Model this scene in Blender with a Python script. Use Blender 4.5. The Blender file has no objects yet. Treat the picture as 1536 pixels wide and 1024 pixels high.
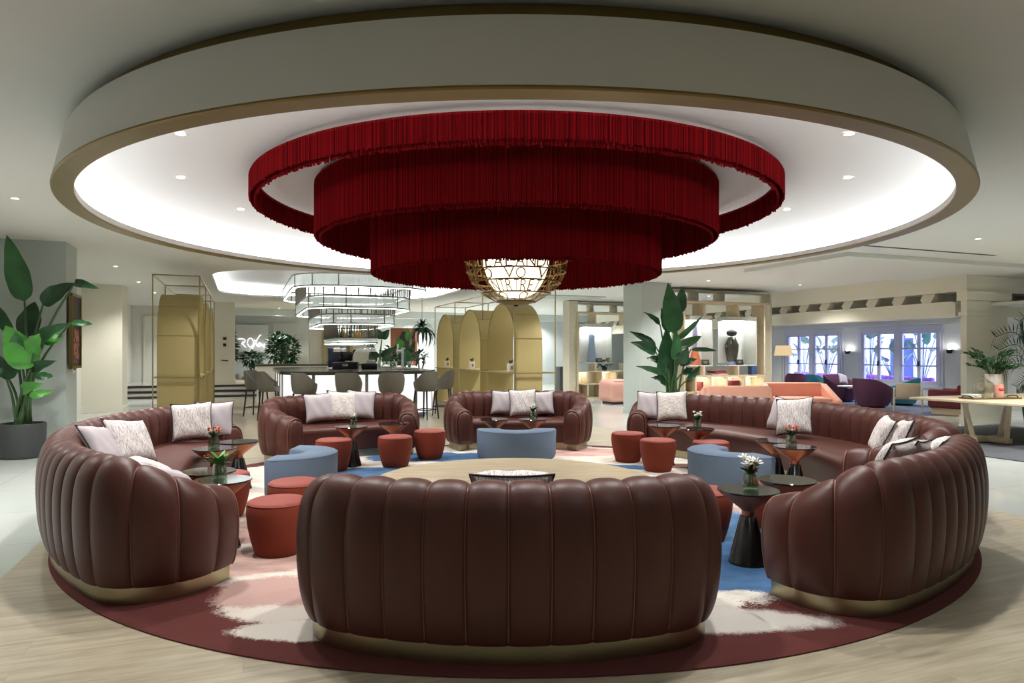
import bpy, bmesh, math, random
from mathutils import Vector, Matrix
from math import sin, cos, pi, sqrt, atan2, radians as R_
random.seed(7)
C = bpy.context.scene.collection
F, YH, CH = 1031.0, 529.0, 1.4            # focal length in pixels, horizon row, lens height
TH = math.atan(403 / 1031.0)
U = (-sin(TH), cos(TH)); V = (cos(TH), sin(TH))   # the building's two wall directions
RZB = TH                                   # turn of anything squared to the building
RC = (0.02, 6.735)                         # centre of the round ceiling and rug
SC = (0.0, 6.93)                           # centre of the ring of sofas
def fl(px, py, h=0.0):
    y = (CH - h) * F / (py - YH); return ((px - 768) * y / F, y)
def at(px, y): return (px - 768) * y / F
def zat(py, y): return CH + (YH - py) * y / F
def uv(u, v, z=None):
    p = (u * U[0] + v * V[0], u * U[1] + v * V[1])
    return p if z is None else (p[0], p[1], z)
def S(r, g, b):
    f = lambda c: c / 12.92 if c <= .04045 else ((c + .055) / 1.055) ** 2.4
    return (f(r / 255), f(g / 255), f(b / 255))
def smooth(t):
    t = max(0, min(1, t)); return t * t * (3 - 2 * t)

# ---------------------------------------------------------------- meshes
class MB:
    def __init__(s): s.v = []; s.f = []
    def add(s, vs, fs):
        o = len(s.v); s.v += [tuple(p) for p in vs]; s.f += [tuple(i + o for i in f) for f in fs]; return s
    def box(s, c, d, rz=0, rx=0, ry=0):
        M = Matrix.Translation(c) @ Matrix.Rotation(rz, 4, 'Z') @ Matrix.Rotation(ry, 4, 'Y') @ Matrix.Rotation(rx, 4, 'X')
        vs = [M @ Vector((x * d[0] / 2, y * d[1] / 2, z * d[2] / 2)) for x in (-1, 1) for y in (-1, 1) for z in (-1, 1)]
        return s.add(vs, [(0, 1, 3, 2), (4, 6, 7, 5), (0, 4, 5, 1), (2, 3, 7, 6), (0, 2, 6, 4), (1, 5, 7, 3)])
    def rbox(s, c, d, r=.03, rz=0, rx=0, ry=0, seg=3, taper=1.0):
        bm = bmesh.new(); bmesh.ops.create_cube(bm, size=1)
        for v in bm.verts:
            k = taper if v.co.z < 0 else 1
            v.co = Vector((v.co.x * d[0] * k, v.co.y * d[1] * k, v.co.z * d[2]))
        bmesh.ops.bevel(bm, geom=bm.edges[:], offset=r, segments=seg, affect='EDGES', profile=.5)
        M = Matrix.Translation(c) @ Matrix.Rotation(rz, 4, 'Z') @ Matrix.Rotation(ry, 4, 'Y') @ Matrix.Rotation(rx, 4, 'X')
        bm.verts.index_update()
        vs = [M @ v.co for v in bm.verts]; fs = [tuple(v.index for v in f.verts) for f in bm.faces]
        bm.free(); return s.add(vs, fs)
    def tube(s, pts, r, seg=8, closed=False, cap=True):
        P = [Vector(p) for p in pts]; n = len(P)
        rr = r if isinstance(r, (list, tuple)) else [r] * n
        up = None; rings = []
        for i in range(n):
            if closed: t = P[(i + 1) % n] - P[i - 1]
            else: t = P[min(i + 1, n - 1)] - P[max(i - 1, 0)]
            t = t.normalized() if t.length > 1e-9 else Vector((0, 0, 1))
            if up is None:
                up = Vector((0, 0, 1)) if abs(t.z) < .9 else Vector((1, 0, 0))
            a = (up - t * up.dot(t))
            if a.length < 1e-6: a = t.orthogonal()
            a.normalize(); b = t.cross(a); up = a
            rings.append([P[i] + (a * cos(2 * pi * k / seg) + b * sin(2 * pi * k / seg)) * rr[i] for k in range(seg)])
        vs = [q for g in rings for q in g]; fs = []
        for i in range(n if closed else n - 1):
            j = (i + 1) % n
            for k in range(seg):
                l = (k + 1) % seg
                fs.append((i * seg + k, i * seg + l, j * seg + l, j * seg + k))
        if cap and not closed:
            fs.append(tuple(range(seg - 1, -1, -1))); fs.append(tuple((n - 1) * seg + k for k in range(seg)))
        return s.add(vs, fs)
    def lathe(s, prof, seg=32, c=(0, 0, 0), a0=0.0, a1=2 * pi, capb=False, capt=False):
        full = abs(a1 - a0 - 2 * pi) < 1e-6; m = seg if full else seg + 1; vs = []; fs = []
        for (r, z) in prof:
            for k in range(m):
                a = a0 + (a1 - a0) * k / seg; vs.append((c[0] + r * cos(a), c[1] + r * sin(a), c[2] + z))
        for i in range(len(prof) - 1):
            for k in range(seg):
                l = (k + 1) % m; fs.append((i * m + k, i * m + l, (i + 1) * m + l, (i + 1) * m + k))
        if capb: fs.append(tuple(range(m - 1, -1, -1)))
        if capt: fs.append(tuple((len(prof) - 1) * m + k for k in range(m)))
        return s.add(vs, fs)
    def prism(s, poly, z0, z1):
        n = len(poly); vs = [(p[0], p[1], z0) for p in poly] + [(p[0], p[1], z1) for p in poly]
        fs = [(i, (i + 1) % n, n + (i + 1) % n, n + i) for i in range(n)] + [tuple(range(n - 1, -1, -1)), tuple(range(n, 2 * n))]
        return s.add(vs, fs)
    def grid(s, rows, closed=False):
        n = len(rows[0]); vs = [p for r in rows for p in r]; fs = []
        for i in range(len(rows) - 1):
            for k in range(n if closed else n - 1):
                l = (k + 1) % n; fs.append((i * n + k, i * n + l, (i + 1) * n + l, (i + 1) * n + k))
        return s.add(vs, fs)
    def ball(s, c, r, sx=1, sy=1, sz=1, seg=12, rings=8):
        rows = []
        for i in range(rings + 1):
            t = pi * i / rings
            rows.append([(c[0] + r * sx * sin(t) * cos(2 * pi * k / seg), c[1] + r * sy * sin(t) * sin(2 * pi * k / seg), c[2] + r * sz * cos(t)) for k in range(seg)])
        return s.grid(rows, True)
    def build(s, name, m, parent=None, ang=40, loc=None, recalc=True):
        me = bpy.data.meshes.new(name); me.from_pydata([tuple(p) for p in s.v], [], s.f)
        if recalc:
            bm = bmesh.new(); bm.from_mesh(me); bmesh.ops.remove_doubles(bm, verts=bm.verts[:], dist=1e-5)
            bmesh.ops.recalc_face_normals(bm, faces=bm.faces[:]); bm.to_mesh(me); bm.free()
        me.polygons.foreach_set('use_smooth', [True] * len(me.polygons))
        me.set_sharp_from_angle(angle=R_(ang))
        me.materials.append(m); me.update()
        o = bpy.data.objects.new(name, me); C.objects.link(o)
        if parent: o.parent = parent
        if loc: o.location = loc
        return o
def tag(o, label, cat, group=None):
    o['label'] = label; o['category'] = cat
    if group: o['group'] = group
    return o
def thing(name, label, cat, loc=(0, 0, 0), rz=0.0, group=None):
    o = bpy.data.objects.new(name, None); C.objects.link(o); o.location = (loc[0], loc[1], loc[2] if len(loc) > 2 else 0)
    o.rotation_euler = (0, 0, rz); o.empty_display_size = .1
    return tag(o, label, cat, group)
def struct(o): o['kind'] = 'structure'; return o
def kids(o): return [c for c in list(o.children)]
def dup(root, loc, rz, label, group=None, scale=None):
    def cp(o, par):
        c = o.copy(); C.objects.link(c)
        if par: c.parent = par
        for k in kids(o): cp(k, c)
        return c
    r = cp(root, None); r.location = (loc[0], loc[1], loc[2] if len(loc) > 2 else 0); r.rotation_euler = (0, 0, rz)
    r['label'] = label
    if group: r['group'] = group
    if scale: r.scale = (scale,) * 3
    return r
def catmull(P, sub):
    out = []; n = len(P)
    for i in range(n - 1):
        p0, p1, p2, p3 = P[max(i - 1, 0)], P[i], P[i + 1], P[min(i + 2, n - 1)]
        for k in range(sub):
            t = k / sub
            out.append(tuple(.5 * (2 * b + (c - a) * t + (2 * a - 5 * b + 4 * c - d) * t * t + (3 * b - a - 3 * c + d) * t ** 3) for a, b, c, d in zip(p0, p1, p2, p3)))
    out.append(tuple(P[-1])); return out
def rrect(hx, hy, r, seg=10):
    out = []
    for (sx, sy, a) in ((1, 1, 0), (-1, 1, 90), (-1, -1, 180), (1, -1, 270)):
        for k in range(seg + 1):
            t = R_(a + 90 * k / seg); out.append((sx * (hx - r) + r * cos(t), sy * (hy - r) + r * sin(t)))
    return out

# ---------------------------------------------------------------- materials
class NT:
    def __init__(s, m):
        m.use_nodes = True; s.t = m.node_tree; s.t.nodes.clear()
        s.out = s.t.nodes.new('ShaderNodeOutputMaterial')
    def n(s, typ, ins=None, **kw):
        d = s.t.nodes.new('ShaderNode' + typ)
        for k, v in kw.items(): setattr(d, k, v)
        for k, v in (ins or {}).items():
            sock = d.inputs[k]
            if isinstance(v, bpy.types.NodeSocket): s.t.links.new(v, sock)
            else: sock.default_value = v
        return d
    def math(s, op, a, b=0.0, c=0.0): return s.n('Math', {0: a, 1: b, 2: c}, operation=op).outputs[0]
    def mix(s, f, a, b):
        d = s.t.nodes.new('ShaderNodeMix'); d.data_type = 'RGBA'
        for k, v in ((0, f), (6, a), (7, b)):
            if isinstance(v, bpy.types.NodeSocket): s.t.links.new(v, d.inputs[k])
            else: d.inputs[k].default_value = v if k == 0 else (*v[:3], 1)
        return d.outputs[2]
    def rng(s, v, a, b, c=0.0, d=1.0):
        return s.n('MapRange', {0: v, 1: a, 2: b, 3: c, 4: d}, clamp=True, interpolation_type='SMOOTHSTEP').outputs[0]
    def coord(s, scale=(1, 1, 1), rot=(0, 0, 0), which='Object'):
        tc = s.n('TexCoord').outputs[which]
        return s.n('Mapping', {'Vector': tc, 'Rotation': rot, 'Scale': scale}).outputs[0]
    def noise(s, vec, scale, detail=3, rough=.5):
        return s.n('TexNoise', {'Vector': vec, 'Scale': scale, 'Detail': detail, 'Roughness': rough}).outputs[0]
    def bsdf(s, col, rough=.5, metal=0.0, bump=None, bstr=.1, bdist=.01, **ins):
        d = s.n('BsdfPrincipled', {'Roughness': rough, 'Metallic': metal})
        if isinstance(col, bpy.types.NodeSocket): s.t.links.new(col, d.inputs['Base Color'])
        else: d.inputs['Base Color'].default_value = (*col, 1)
        for k, v in ins.items():
            k = k.replace('_', ' '); sock = d.inputs[k]
            if isinstance(v, bpy.types.NodeSocket): s.t.links.new(v, sock)
            else: sock.default_value = v
        if bump is not None:
            b = s.n('Bump', {'Height': bump, 'Strength': bstr, 'Distance': bdist}); s.t.links.new(b.outputs[0], d.inputs['Normal'])
        s.t.links.new(d.outputs[0], s.out.inputs[0]); return d
def newmat(name): m = bpy.data.materials.new(name); return m, NT(m)
def plain(name, col, rough=.5, metal=0.0, var=.08, nscale=14, bump=0, bscale=60, **ins):
    m, t = newmat(name); v = t.coord()
    k = t.noise(v, nscale, 4)
    c = t.mix(k, [x * (1 - var) for x in col], [min(1, x * (1 + var)) for x in col])
    b = t.noise(v, bscale, 3) if bump else None
    t.bsdf(c, rough, metal, b, bump or .1, .004, **ins); return m
def emit(name, col, strength):
    m, t = newmat(name); e = t.n('Emission', {'Color': (*col, 1), 'Strength': strength})
    t.t.links.new(e.outputs[0], t.out.inputs[0]); return m
def glass(name, col=(1, 1, 1), fac=.12, rough=.02):
    m, t = newmat(name)
    tr = t.n('BsdfTransparent', {'Color': (*col, 1)}); gl = t.n('BsdfGlossy', {'Color': (1, 1, 1, 1), 'Roughness': rough})
    lw = t.n('LayerWeight', {'Blend': .5}).outputs['Facing']; fr = t.math('ADD', t.math('MULTIPLY', t.math('POWER', lw, 4.0), .5), .04)
    mx = t.n('MixShader', {0: t.math('ADD', fr, fac * .3), 1: tr.outputs[0], 2: gl.outputs[0]})
    t.t.links.new(mx.outputs[0], t.out.inputs[0]); return m

def m_leather():
    m, t = newmat('brown_leather'); v = t.coord()
    k = t.noise(v, 5, 5); c = t.mix(k, S(68, 33, 26), S(84, 42, 33))
    g = t.n('TexVoronoi', {'Vector': v, 'Scale': 260.0}).outputs[0]
    t.bsdf(c, .46, 0, g, .05, .002, Specular_IOR_Level=.42); return m
def m_floor():
    m, t = newmat('oak_and_stone_floor')
    pos = t.n('NewGeometry').outputs['Position']
    vv = t.n('VectorMath', {0: pos, 1: (V[0], V[1], 0)}, operation='DOT_PRODUCT').outputs['Value']
    uu = t.n('VectorMath', {0: pos, 1: (U[0], U[1], 0)}, operation='DOT_PRODUCT').outputs['Value']
    q = t.n('CombineXYZ', {0: vv, 1: uu, 2: 0.0}).outputs[0]
    brick = t.n('TexBrick', {'Vector': q, 'Scale': 1.0, 'Color1': (.2, .2, .2, 1), 'Color2': (.8, .8, .8, 1), 'Mortar': (0, 0, 0, 1), 'Mortar Size': .0018, 'Brick Width': 1.9, 'Row Height': .19, 'Bias': 0.0})
    plank = brick.outputs['Color']; gap = brick.outputs['Fac']
    qs = t.n('VectorMath', {0: q, 1: (1.2, 11, 1)}, operation='MULTIPLY').outputs[0]
    off = t.n('VectorMath', {0: qs, 1: t.n('VectorMath', {0: plank, 1: (9, 9, 9)}, operation='MULTIPLY').outputs[0]}, operation='ADD').outputs[0]
    gr = t.noise(off, 1.6, 7, .62)
    wood = t.mix(t.rng(gr, .3, .72), S(156, 144, 121), S(188, 177, 154))
    fine = t.noise(t.n('VectorMath', {0: off, 1: (1, 4, 1)}, operation='MULTIPLY').outputs[0], 5, 4, .7)
    wood = t.mix(t.math('MULTIPLY', t.rng(fine, .55, .8), .35), wood, S(126, 110, 86))
    wood = t.mix(t.math('MULTIPLY', gap, .35), wood, S(120, 100, 76))
    tile = t.n('TexBrick', {'Vector': q, 'Scale': 1.0, 'Color1': (*S(198, 204, 200), 1), 'Color2': (*S(206, 210, 205), 1), 'Mortar': (*S(150, 152, 146), 1), 'Mortar Size': .0025, 'Brick Width': 1.2, 'Row Height': 1.2, 'Bias': 0.0}, offset=0.0).outputs['Color']
    tile = t.mix(t.math('MULTIPLY', t.noise(q, 1.3, 6), .3), tile, S(170, 174, 168))
    w = t.math('MULTIPLY', t.math('GREATER_THAN', vv, -1.40), t.math('LESS_THAN', vv, 6.23))
    col = t.mix(w, tile, wood)
    ro = t.math('ADD', t.math('MULTIPLY', w, .27), .09)
    t.bsdf(col, ro, 0, gr, .02, .002); return m
RUGB = [  # x, y, rx, ry, turn, colour, softness
    (0.0, 6.9, 2.9, 2.7, 0, (214, 206, 192), .1),
    (-1.75, 4.55, .42, .30, 20, (190, 158, 148), .12), (-1.38, 3.95, .46, .34, 40, (186, 152, 143), .1), (-1.2, 3.72, .40, .20, 10, (216, 208, 196), .10),
    (-2.25, 5.2, .5, .28, 60, (170, 140, 130), .2), (-2.2, 6.1, .7, .4, 0, (194, 176, 166), .2), (-2.0, 5.55, .24, .18, 0, (150, 128, 118), .15),
    (-1.75, 7.9, .85, .42, 25, (74, 106, 142), .08), (-.95, 9.15, .95, .40, 12, (72, 104, 142), .08), (-2.3, 8.5, .5, .3, 0, (196, 150, 140), .12),
    (1.1, 8.35, .75, .18, -18, (70, 102, 140), .07), (1.1, 9.6, .8, .35, 5, (206, 164, 156), .12), (2.1, 8.4, .28, .16, 0, (150, 108, 98), .1),
    (1.75, 7.6, .75, .13, -10, (70, 102, 140), .08), (1.5, 4.75, .62, .85, 8, (64, 97, 136), .08), (1.2, 4.0, .5, .42, 25, (70, 102, 140), .08), (1.72, 5.7, .45, .7, 0, (80, 112, 146), .12),
    (1.95, 4.55, .20, .55, 25, (206, 170, 160), .15), (1.35, 3.78, .55, .22, 12, (216, 208, 198), .1), (2.5, 6.0, .5, .7, 0, (204, 178, 166), .2), (-.2, 10.1, 1.0, .22, 0, (214, 206, 196), .1)]
def m_rug():
    m, t = newmat('painterly_wool_rug'); pos = t.n('NewGeometry').outputs['Position']
    nz = t.noise(pos, 1.6, 8, .65); fz = t.n('TexNoise', {'Vector': pos, 'Scale': 70.0, 'Detail': 2.0}).outputs[0]
    st = t.noise(t.n('Mapping', {'Vector': pos, 'Rotation': (0, 0, .5), 'Scale': (2.2, 4.5, 1)}).outputs[0], 1.2, 6, .6)
    wob = t.math('ADD', t.math('MULTIPLY', t.math('SUBTRACT', nz, .5), 1.7), t.math('MULTIPLY', t.math('SUBTRACT', fz, .5), .30))
    col = t.mix(t.rng(st, .35, .7), S(208, 198, 184), S(222, 216, 206))
    def dist(x, y, rx, ry, rot):
        d = t.n('VectorMath', {0: pos, 1: (x, y, 0)}, operation='SUBTRACT').outputs[0]
        d = t.n('Mapping', {'Vector': d, 'Rotation': (0, 0, -R_(rot)), 'Scale': (1 / rx, 1 / ry, 0)}).outputs[0]
        return t.n('VectorMath', {0: d}, operation='LENGTH').outputs['Value']
    for (x, y, rx, ry, rot, c, sf) in RUGB[1:]:
        k = t.rng(t.math('ADD', dist(x, y, rx, ry, rot), wob), 1 + sf, 1 - sf)
        c2 = t.mix(t.rng(st, .3, .75), S(*[q * .86 for q in c]), S(*[min(255, q * 1.1) for q in c]))
        col = t.mix(k, col, c2)
    # the dark wine coloured border, wide at the near side and thin at the far side
    d = dist(.02, 6.95, 3.46, 3.42, 0)
    k = t.rng(t.math('ADD', d, t.math('MULTIPLY', wob, .16)), .985, 1.01)
    col = t.mix(k, col, t.mix(nz, S(84, 42, 40), S(104, 58, 54)))
    for (x, y, rx, ry, rot, c, sf) in ((-1.02, 3.45, .34, .13, -8, (214, 206, 196), .12), (-1.25, 3.75, .36, .22, 20, (212, 202, 192), .12), (-1.42, 4.0, .34, .28, 30, (188, 154, 146), .1), (1.10, 3.56, .50, .17, 14, (214, 206, 198), .2)):
        k = t.rng(t.math('ADD', dist(x, y, rx, ry, rot), wob), 1 + sf, 1 - sf); col = t.mix(k, col, S(*c))
    t.bsdf(col, .95, 0, fz, .5, .006, Specular_IOR_Level=.15); return m
def m_fringe():
    m, t = newmat('red_silk_fringe'); pos = t.n('NewGeometry').outputs['Position']
    d = t.n('VectorMath', {0: pos, 1: (.04, RC[1], 0)}, operation='SUBTRACT').outputs[0]
    s = t.n('SeparateXYZ', {0: d})
    a = t.math('ARCTAN2', s.outputs[0], s.outputs[1])
    k = t.n('TexNoise', {'W': t.math('MULTIPLY', a, 90.0), 'Scale': 1.7, 'Detail': 4.0, 'Roughness': .75}, noise_dimensions='1D').outputs[0]
    c = t.mix(t.rng(k, .3, .7), S(64, 4, 7), S(162, 17, 25))
    t.bsdf(c, .8, 0, None, Specular_IOR_Level=.1); return m
def m_wood(name, a, b, rot=0.0, rough=.45, sc=(1.2, 14, 14)):
    m, t = newmat(name); v = t.coord(sc, (0, 0, rot))
    k = t.noise(v, 1.5, 6, .6); t.bsdf(t.mix(t.rng(k, .3, .7), S(*a), S(*b)), rough, 0, k, .03, .002); return m
def m_weave(name, a, b, sc):
    m, t = newmat(name); v = t.coord(sc)
    k = t.noise(v, 1.0, 4, .6); c = t.mix(t.rng(k, .42, .66), S(*a), S(*b)); t.bsdf(c, .9, 0, k, .25, .004); return m
def m_leaf(name, a, b):
    m, t = newmat(name); v = t.coord(); k = t.noise(v, 3.0, 4)
    d = t.bsdf(t.mix(t.rng(k, .3, .7), S(*a), S(*b)), .38, 0, None, Specular_IOR_Level=.5); return m
def m_marble():
    m, t = newmat('black_marble'); v = t.coord(); k = t.noise(v, 9, 9, .7)
    t.bsdf(t.mix(t.rng(k, .58, .72), S(26, 25, 25), S(70, 68, 66)), .09); return m
def m_flute():
    m, t = newmat('fluted_glass'); v = t.coord(); g = t.n('NewGeometry').outputs['Position']
    d = t.n('BsdfPrincipled', {'Base Color': (.82, .9, .88, 1), 'Roughness': .25})
    tl = t.n('BsdfTranslucent', {'Color': (.85, .95, .93, 1)}); tr = t.n('BsdfTransparent', {'Color': (.95, 1, .99, 1)})
    s = t.n('SeparateXYZ', {0: g}); w = t.math('SINE', t.math('MULTIPLY', t.math('ADD', s.outputs[0], s.outputs[1]), 170.0))
    b = t.n('Bump', {'Height': w, 'Strength': .6, 'Distance': .01}); t.t.links.new(b.outputs[0], d.inputs['Normal'])
    m1 = t.n('MixShader', {0: .5, 1: d.outputs[0], 2: tl.outputs[0]})
    m2 = t.n('MixShader', {0: .42, 1: m1.outputs[0], 2: tr.outputs[0]}); t.t.links.new(m2.outputs[0], t.out.inputs[0]); return m

LEATHER = m_leather(); SEAM = plain('leather_piping', S(118, 74, 62), .45)
FLOOR = m_floor(); RUG = m_rug(); FRINGE = m_fringe()
OAKTOP = m_wood('pale_oak_top', (158, 140, 108), (192, 176, 144), 0.0)
OAK = m_wood('pale_oak', (194, 178, 148), (208, 193, 163), pi / 2)
SHELFW = m_wood('limed_oak', (200, 194, 174), (210, 204, 184), pi / 2)
BRONZE = plain('brushed_brass_band', S(160, 152, 124), .28, 1.0, .1, 6)
DKBRASS = plain('antique_brass', S(126, 108, 66), .40, .85, .12, 5)
GOLD = plain('gold_lacquer', S(188, 171, 118), .55, .12, .04, 3)
GOLDF = plain('gold_frame', S(168, 152, 104), .4, .6, .05, 3)
RAIL = plain('dark_bronze_rail', S(86, 80, 64), .45, .3, .05, 3)
COPPER = plain('copper', S(168, 106, 80), .42, .85, .1, 6)
BLACKG = plain('black_lacquer', S(20, 19, 19), .2, 0, .05)
BLACK = plain('black_metal', S(22, 22, 23), .45, .2)
MARBLE = m_marble()
POUFS = plain('rust_wool', S(120, 42, 17), .85, 0, .1, 40, .25, 300)
POUFT = plain('coral_seat_cloth', S(140, 64, 53), .7, 0, .06, 30, .15, 300)
BLUE = plain('slate_blue_felt', S(96, 112, 132), .9, 0, .05, 30, .2, 300)
LILAC = plain('lilac_satin', S(186, 177, 181), .55, 0, .05, 10, .1, 80)
TEXT = m_weave('streaked_weave', (226, 221, 219), (150, 132, 130), (190, 60, 22))
TEXT2 = m_weave('cross_streaked_weave', (230, 225, 220), (166, 150, 142), (22, 60, 190))
PIPE = plain('black_piping', S(28, 22, 22), .6)
WHITE = plain('white_paint', S(222, 222, 216), .6, 0, .015, 2)
CREAM = plain('cream_paint', S(224, 220, 204), .6, 0, .015, 2)
CEIL = plain('ceiling_paint', S(220, 221, 217), .8, 0, .012, 2)
DOME = plain('dome_paint', S(226, 226, 226), .8, 0, .01, 2)
GREYW = plain('grey_green_paint', S(182, 192, 188), .6, 0, .02, 2)
WINW = plain('window_paint', S(214, 214, 222), .45, 0, .02, 3)
LED = emit('led_white', (.95, .98, 1), 18.0)
LEDS = emit('led_soft', (1, .99, .96), 6.0)
LAMP = emit('lamp_face', (1, .97, .93), 5.0)
PANEL = emit('lit_panel', (1, .99, .97), .72)
WARM = emit('warm_glow', (1, .74, .42), .55)
LANT = emit('lantern_glow', (1, .88, .62), 1.5)
LETTER = plain('aged_gold_letters', S(150, 130, 82), .4, .6, .05, 3)
NEON = emit('neon_white', (1, .98, .98), 1.7)
PANE = glass('window_glass'); CLEAR = glass('clear_glass', (.97, 1, .99), .3); GREENGL = glass('green_glass', (.72, .82, .72), .3); SMOKE = glass('smoked_glass', (.8, .8, .72), .4)
LEAFD = m_leaf('dark_leaf', (22, 56, 32), (40, 86, 50)); LEAFM = m_leaf('mid_leaf', (30, 76, 40), (50, 106, 56)); LEAFB = m_leaf('bright_leaf', (54, 128, 44), (84, 158, 62))
STEM = plain('green_stem', S(58, 88, 50), .5); TRUNK = plain('bark', S(80, 66, 48), .8)
SOIL = plain('soil', S(46, 36, 28), .95, 0, .2, 40)
POTD = plain('charcoal_pot', S(58, 62, 62), .55); POTW = plain('white_pot', S(222, 214, 206), .4); POTB = plain('brown_pot', S(96, 62, 44), .5)
STOOLF = plain('taupe_cloth', S(112, 108, 98), .8, 0, .05, 30, .1, 200); LEGD = plain('dark_legs', S(26, 24, 23), .45)
CORAL = plain('coral_velvet', S(246, 180, 158), .8, 0, .06, 10, .1, 200); PINKV = plain('dusty_pink_velvet', S(206, 156, 142), .8, 0, .05, 20)
PURP = plain('purple_cloth', S(80, 38, 62), .8, 0, .06, 20); MAROON = plain('maroon_cloth', S(104, 36, 40), .8, 0, .06, 20); TEAL = plain('teal_cloth', S(74, 150, 152), .8, 0, .06, 20)
BEIGE = plain('beige_cloth', S(204, 186, 156), .8); STEEL = plain('steel', S(190, 192, 194), .25, 1.0)
CARPET = plain('blue_grey_carpet', S(120, 126, 146), .95, 0, .12, 6, .3, 90); CARPD = plain('dark_grey_carpet', S(78, 80, 84), .95, 0, .2, 3, .3, 90)
PETALW = plain('white_petal', S(240, 238, 228), .6); PETALC = plain('coral_petal', S(226, 140, 116), .6); BERRY = plain('red_berry', S(130, 34, 40), .5)
ARTD = plain('painting_dark', S(40, 36, 40), .5); STEPE = plain('dark_step_edge', S(44, 36, 30), .4)
WALLB = plain('pale_blue_grey_paint', S(204, 212, 212), .6, 0, .015, 2)
FLUTE = m_flute()
P_DOME, P_FILL, W_STR, EXPO = 85.0, 110.0, 6.0, 0.62

# ================================================================ the setting
U0, U1, V0, V1, ZC = -3.0, 28.0, -3.5, 17.8, 3.0
def ubox(mb, u0, u1, v0, v1, z0, z1):
    c = uv((u0 + u1) / 2, (v0 + v1) / 2)
    return mb.box((c[0], c[1], (z0 + z1) / 2), (v1 - v0, u1 - u0, z1 - z0), RZB)
def ub(name, m, u0, u1, v0, v1, z0, z1): return struct(ubox(MB(), u0, u1, v0, v1, z0, z1).build(name, m))
def holed(name, m, outer, holes, z, thick=0):
    bm = bmesh.new(); es = []
    for loop in [outer] + holes:
        vs = [bm.verts.new((p[0], p[1], z)) for p in loop]
        es += [bm.edges.new((vs[i], vs[(i + 1) % len(vs)])) for i in range(len(vs))]
    bmesh.ops.triangle_fill(bm, use_beauty=True, edges=es)
    me = bpy.data.meshes.new(name); bm.to_mesh(me); bm.free(); me.materials.append(m)
    o = bpy.data.objects.new(name, me); C.objects.link(o); return struct(o)
ub('floor', FLOOR, U0, U1, V0, V1 , -.12, 0)
ring = [(RC[0] + 3.58 * cos(2 * pi * k / 128), RC[1] + 3.58 * sin(2 * pi * k / 128)) for k in range(128)]
CVU, CVV = 17.4, 2.3
def cove_loop(hx, hy, r): return [uv(CVU + p[1], CVV + p[0]) for p in rrect(hx, hy, r, 12)]
corners = [uv(U0, V0), uv(U0, V1), uv(U1, V1), uv(U1, V0)]
holed('ceiling', CEIL, corners, [ring, cove_loop(2.9, 3.4, 1.5)], ZC)
# round ceiling: fascia, brass lip and neck, domed inside with a hidden strip lamp
cx = (RC[0], RC[1], 0)
struct(MB().lathe([(3.60, 2.905), (3.665, 2.912), (3.69, 2.90), (3.715, 2.82), (3.742, 2.70), (3.768, 2.575), (3.773, 2.556)], 160, cx).build('trim_1', WHITE))
struct(MB().lathe([(3.773, 2.556), (3.776, 2.545), (3.768, 2.538), (3.645, 2.538), (3.638, 2.543), (3.638, 2.552)], 160, cx).build('trim_2', DKBRASS, ang=30))
struct(MB().lathe([(3.585, 3.0), (3.60, 2.992), (3.60, 2.905)], 160, cx).build('trim_3', DKBRASS))
struct(MB().lathe([(3.638, 2.552), (3.638, 2.60), (3.65, 2.60), (3.652, 2.585), (3.742, 2.585)], 160, cx).build('trim_4', WHITE, ang=30))
cove = [(3.742, 2.585), (3.70, 2.70)] + catmull([(3.70, 2.70), (3.60, 2.80), (3.42, 2.885), (3.2, 2.935), (2.9, 2.958), (2.6, 2.96)], 4) + [(1.5, 2.96), (0.001, 2.96)]
struct(MB().lathe(cove, 160, cx).build('ceiling', DOME))
tag(MB().lathe([(3.668, 2.590), (3.672, 2.606), (3.688, 2.606), (3.692, 2.590)], 160, cx).build('cove_strip_light', LED),
    'white strip light hidden above the brass lip of the big round ceiling', 'light')
# lit recess in the ceiling above the bar
lo, hi = cove_loop(2.9, 3.4, 1.5), cove_loop(3.05, 3.55, 1.6)
mb = MB()
mb.grid([[(p[0], p[1], z) for p in L] for L, z in ((lo, 3.0), (lo, 3.05), (hi, 3.05), (hi, 3.12), (cove_loop(2.95, 3.45, 1.55), 3.26), (cove_loop(2.7, 3.2, 1.4), 3.32))], True)
struct(mb.build('ceiling', DOME, ang=35)); holed('ceiling', DOME, cove_loop(2.7, 3.2, 1.4), [], 3.32)
mb = MB(); mb.tube([uv(CVU + p[1], CVV + p[0], 3.066) for p in rrect(2.98, 3.48, 1.55, 12)], .012, 6, True)
tag(mb.build('cove_strip_light', LED), 'strip light hidden in the edge of the ceiling recess above the bar', 'light')
# walls
ub('wall_left', WHITE, U0, U1, V0 - .2, V0, 0, ZC); ub('wall_back', WALLB, U1, U1 + .2, V0, V1, 0, ZC)
ub('wall_front', WHITE, U0 - .2, U0, V0, V1, 0, ZC)
ub('baseboard_left', WHITE, U0, U1, V0, V0 + .02, 0, .15)
WIN = [(16.63, 19.0, .48, 2.08), (13.25, 15.87, .48, 2.08)]   # u0, u1, z0, z1 in the right wall
mb = MB(); us = [U0]
for (a, b, z0, z1) in sorted(WIN): us += [a, b]
us.append(U1)
for i in range(0, len(us), 2): ubox(mb, us[i], us[i + 1], V1, V1 + .2, 0, ZC)
for (a, b, z0, z1) in WIN:
    ubox(mb, a, b, V1, V1 + .2, 0, z0); ubox(mb, a, b, V1, V1 + .2, z1, ZC)
struct(mb.build('wall_right', WHITE, recalc=False))
ub('baseboard_right', WHITE, 9, U1, V1 - .03, V1, 0, .2)
ub('trim_5', WHITE, 9, U1, V1 - .05, V1, 2.19, 2.24)
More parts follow.
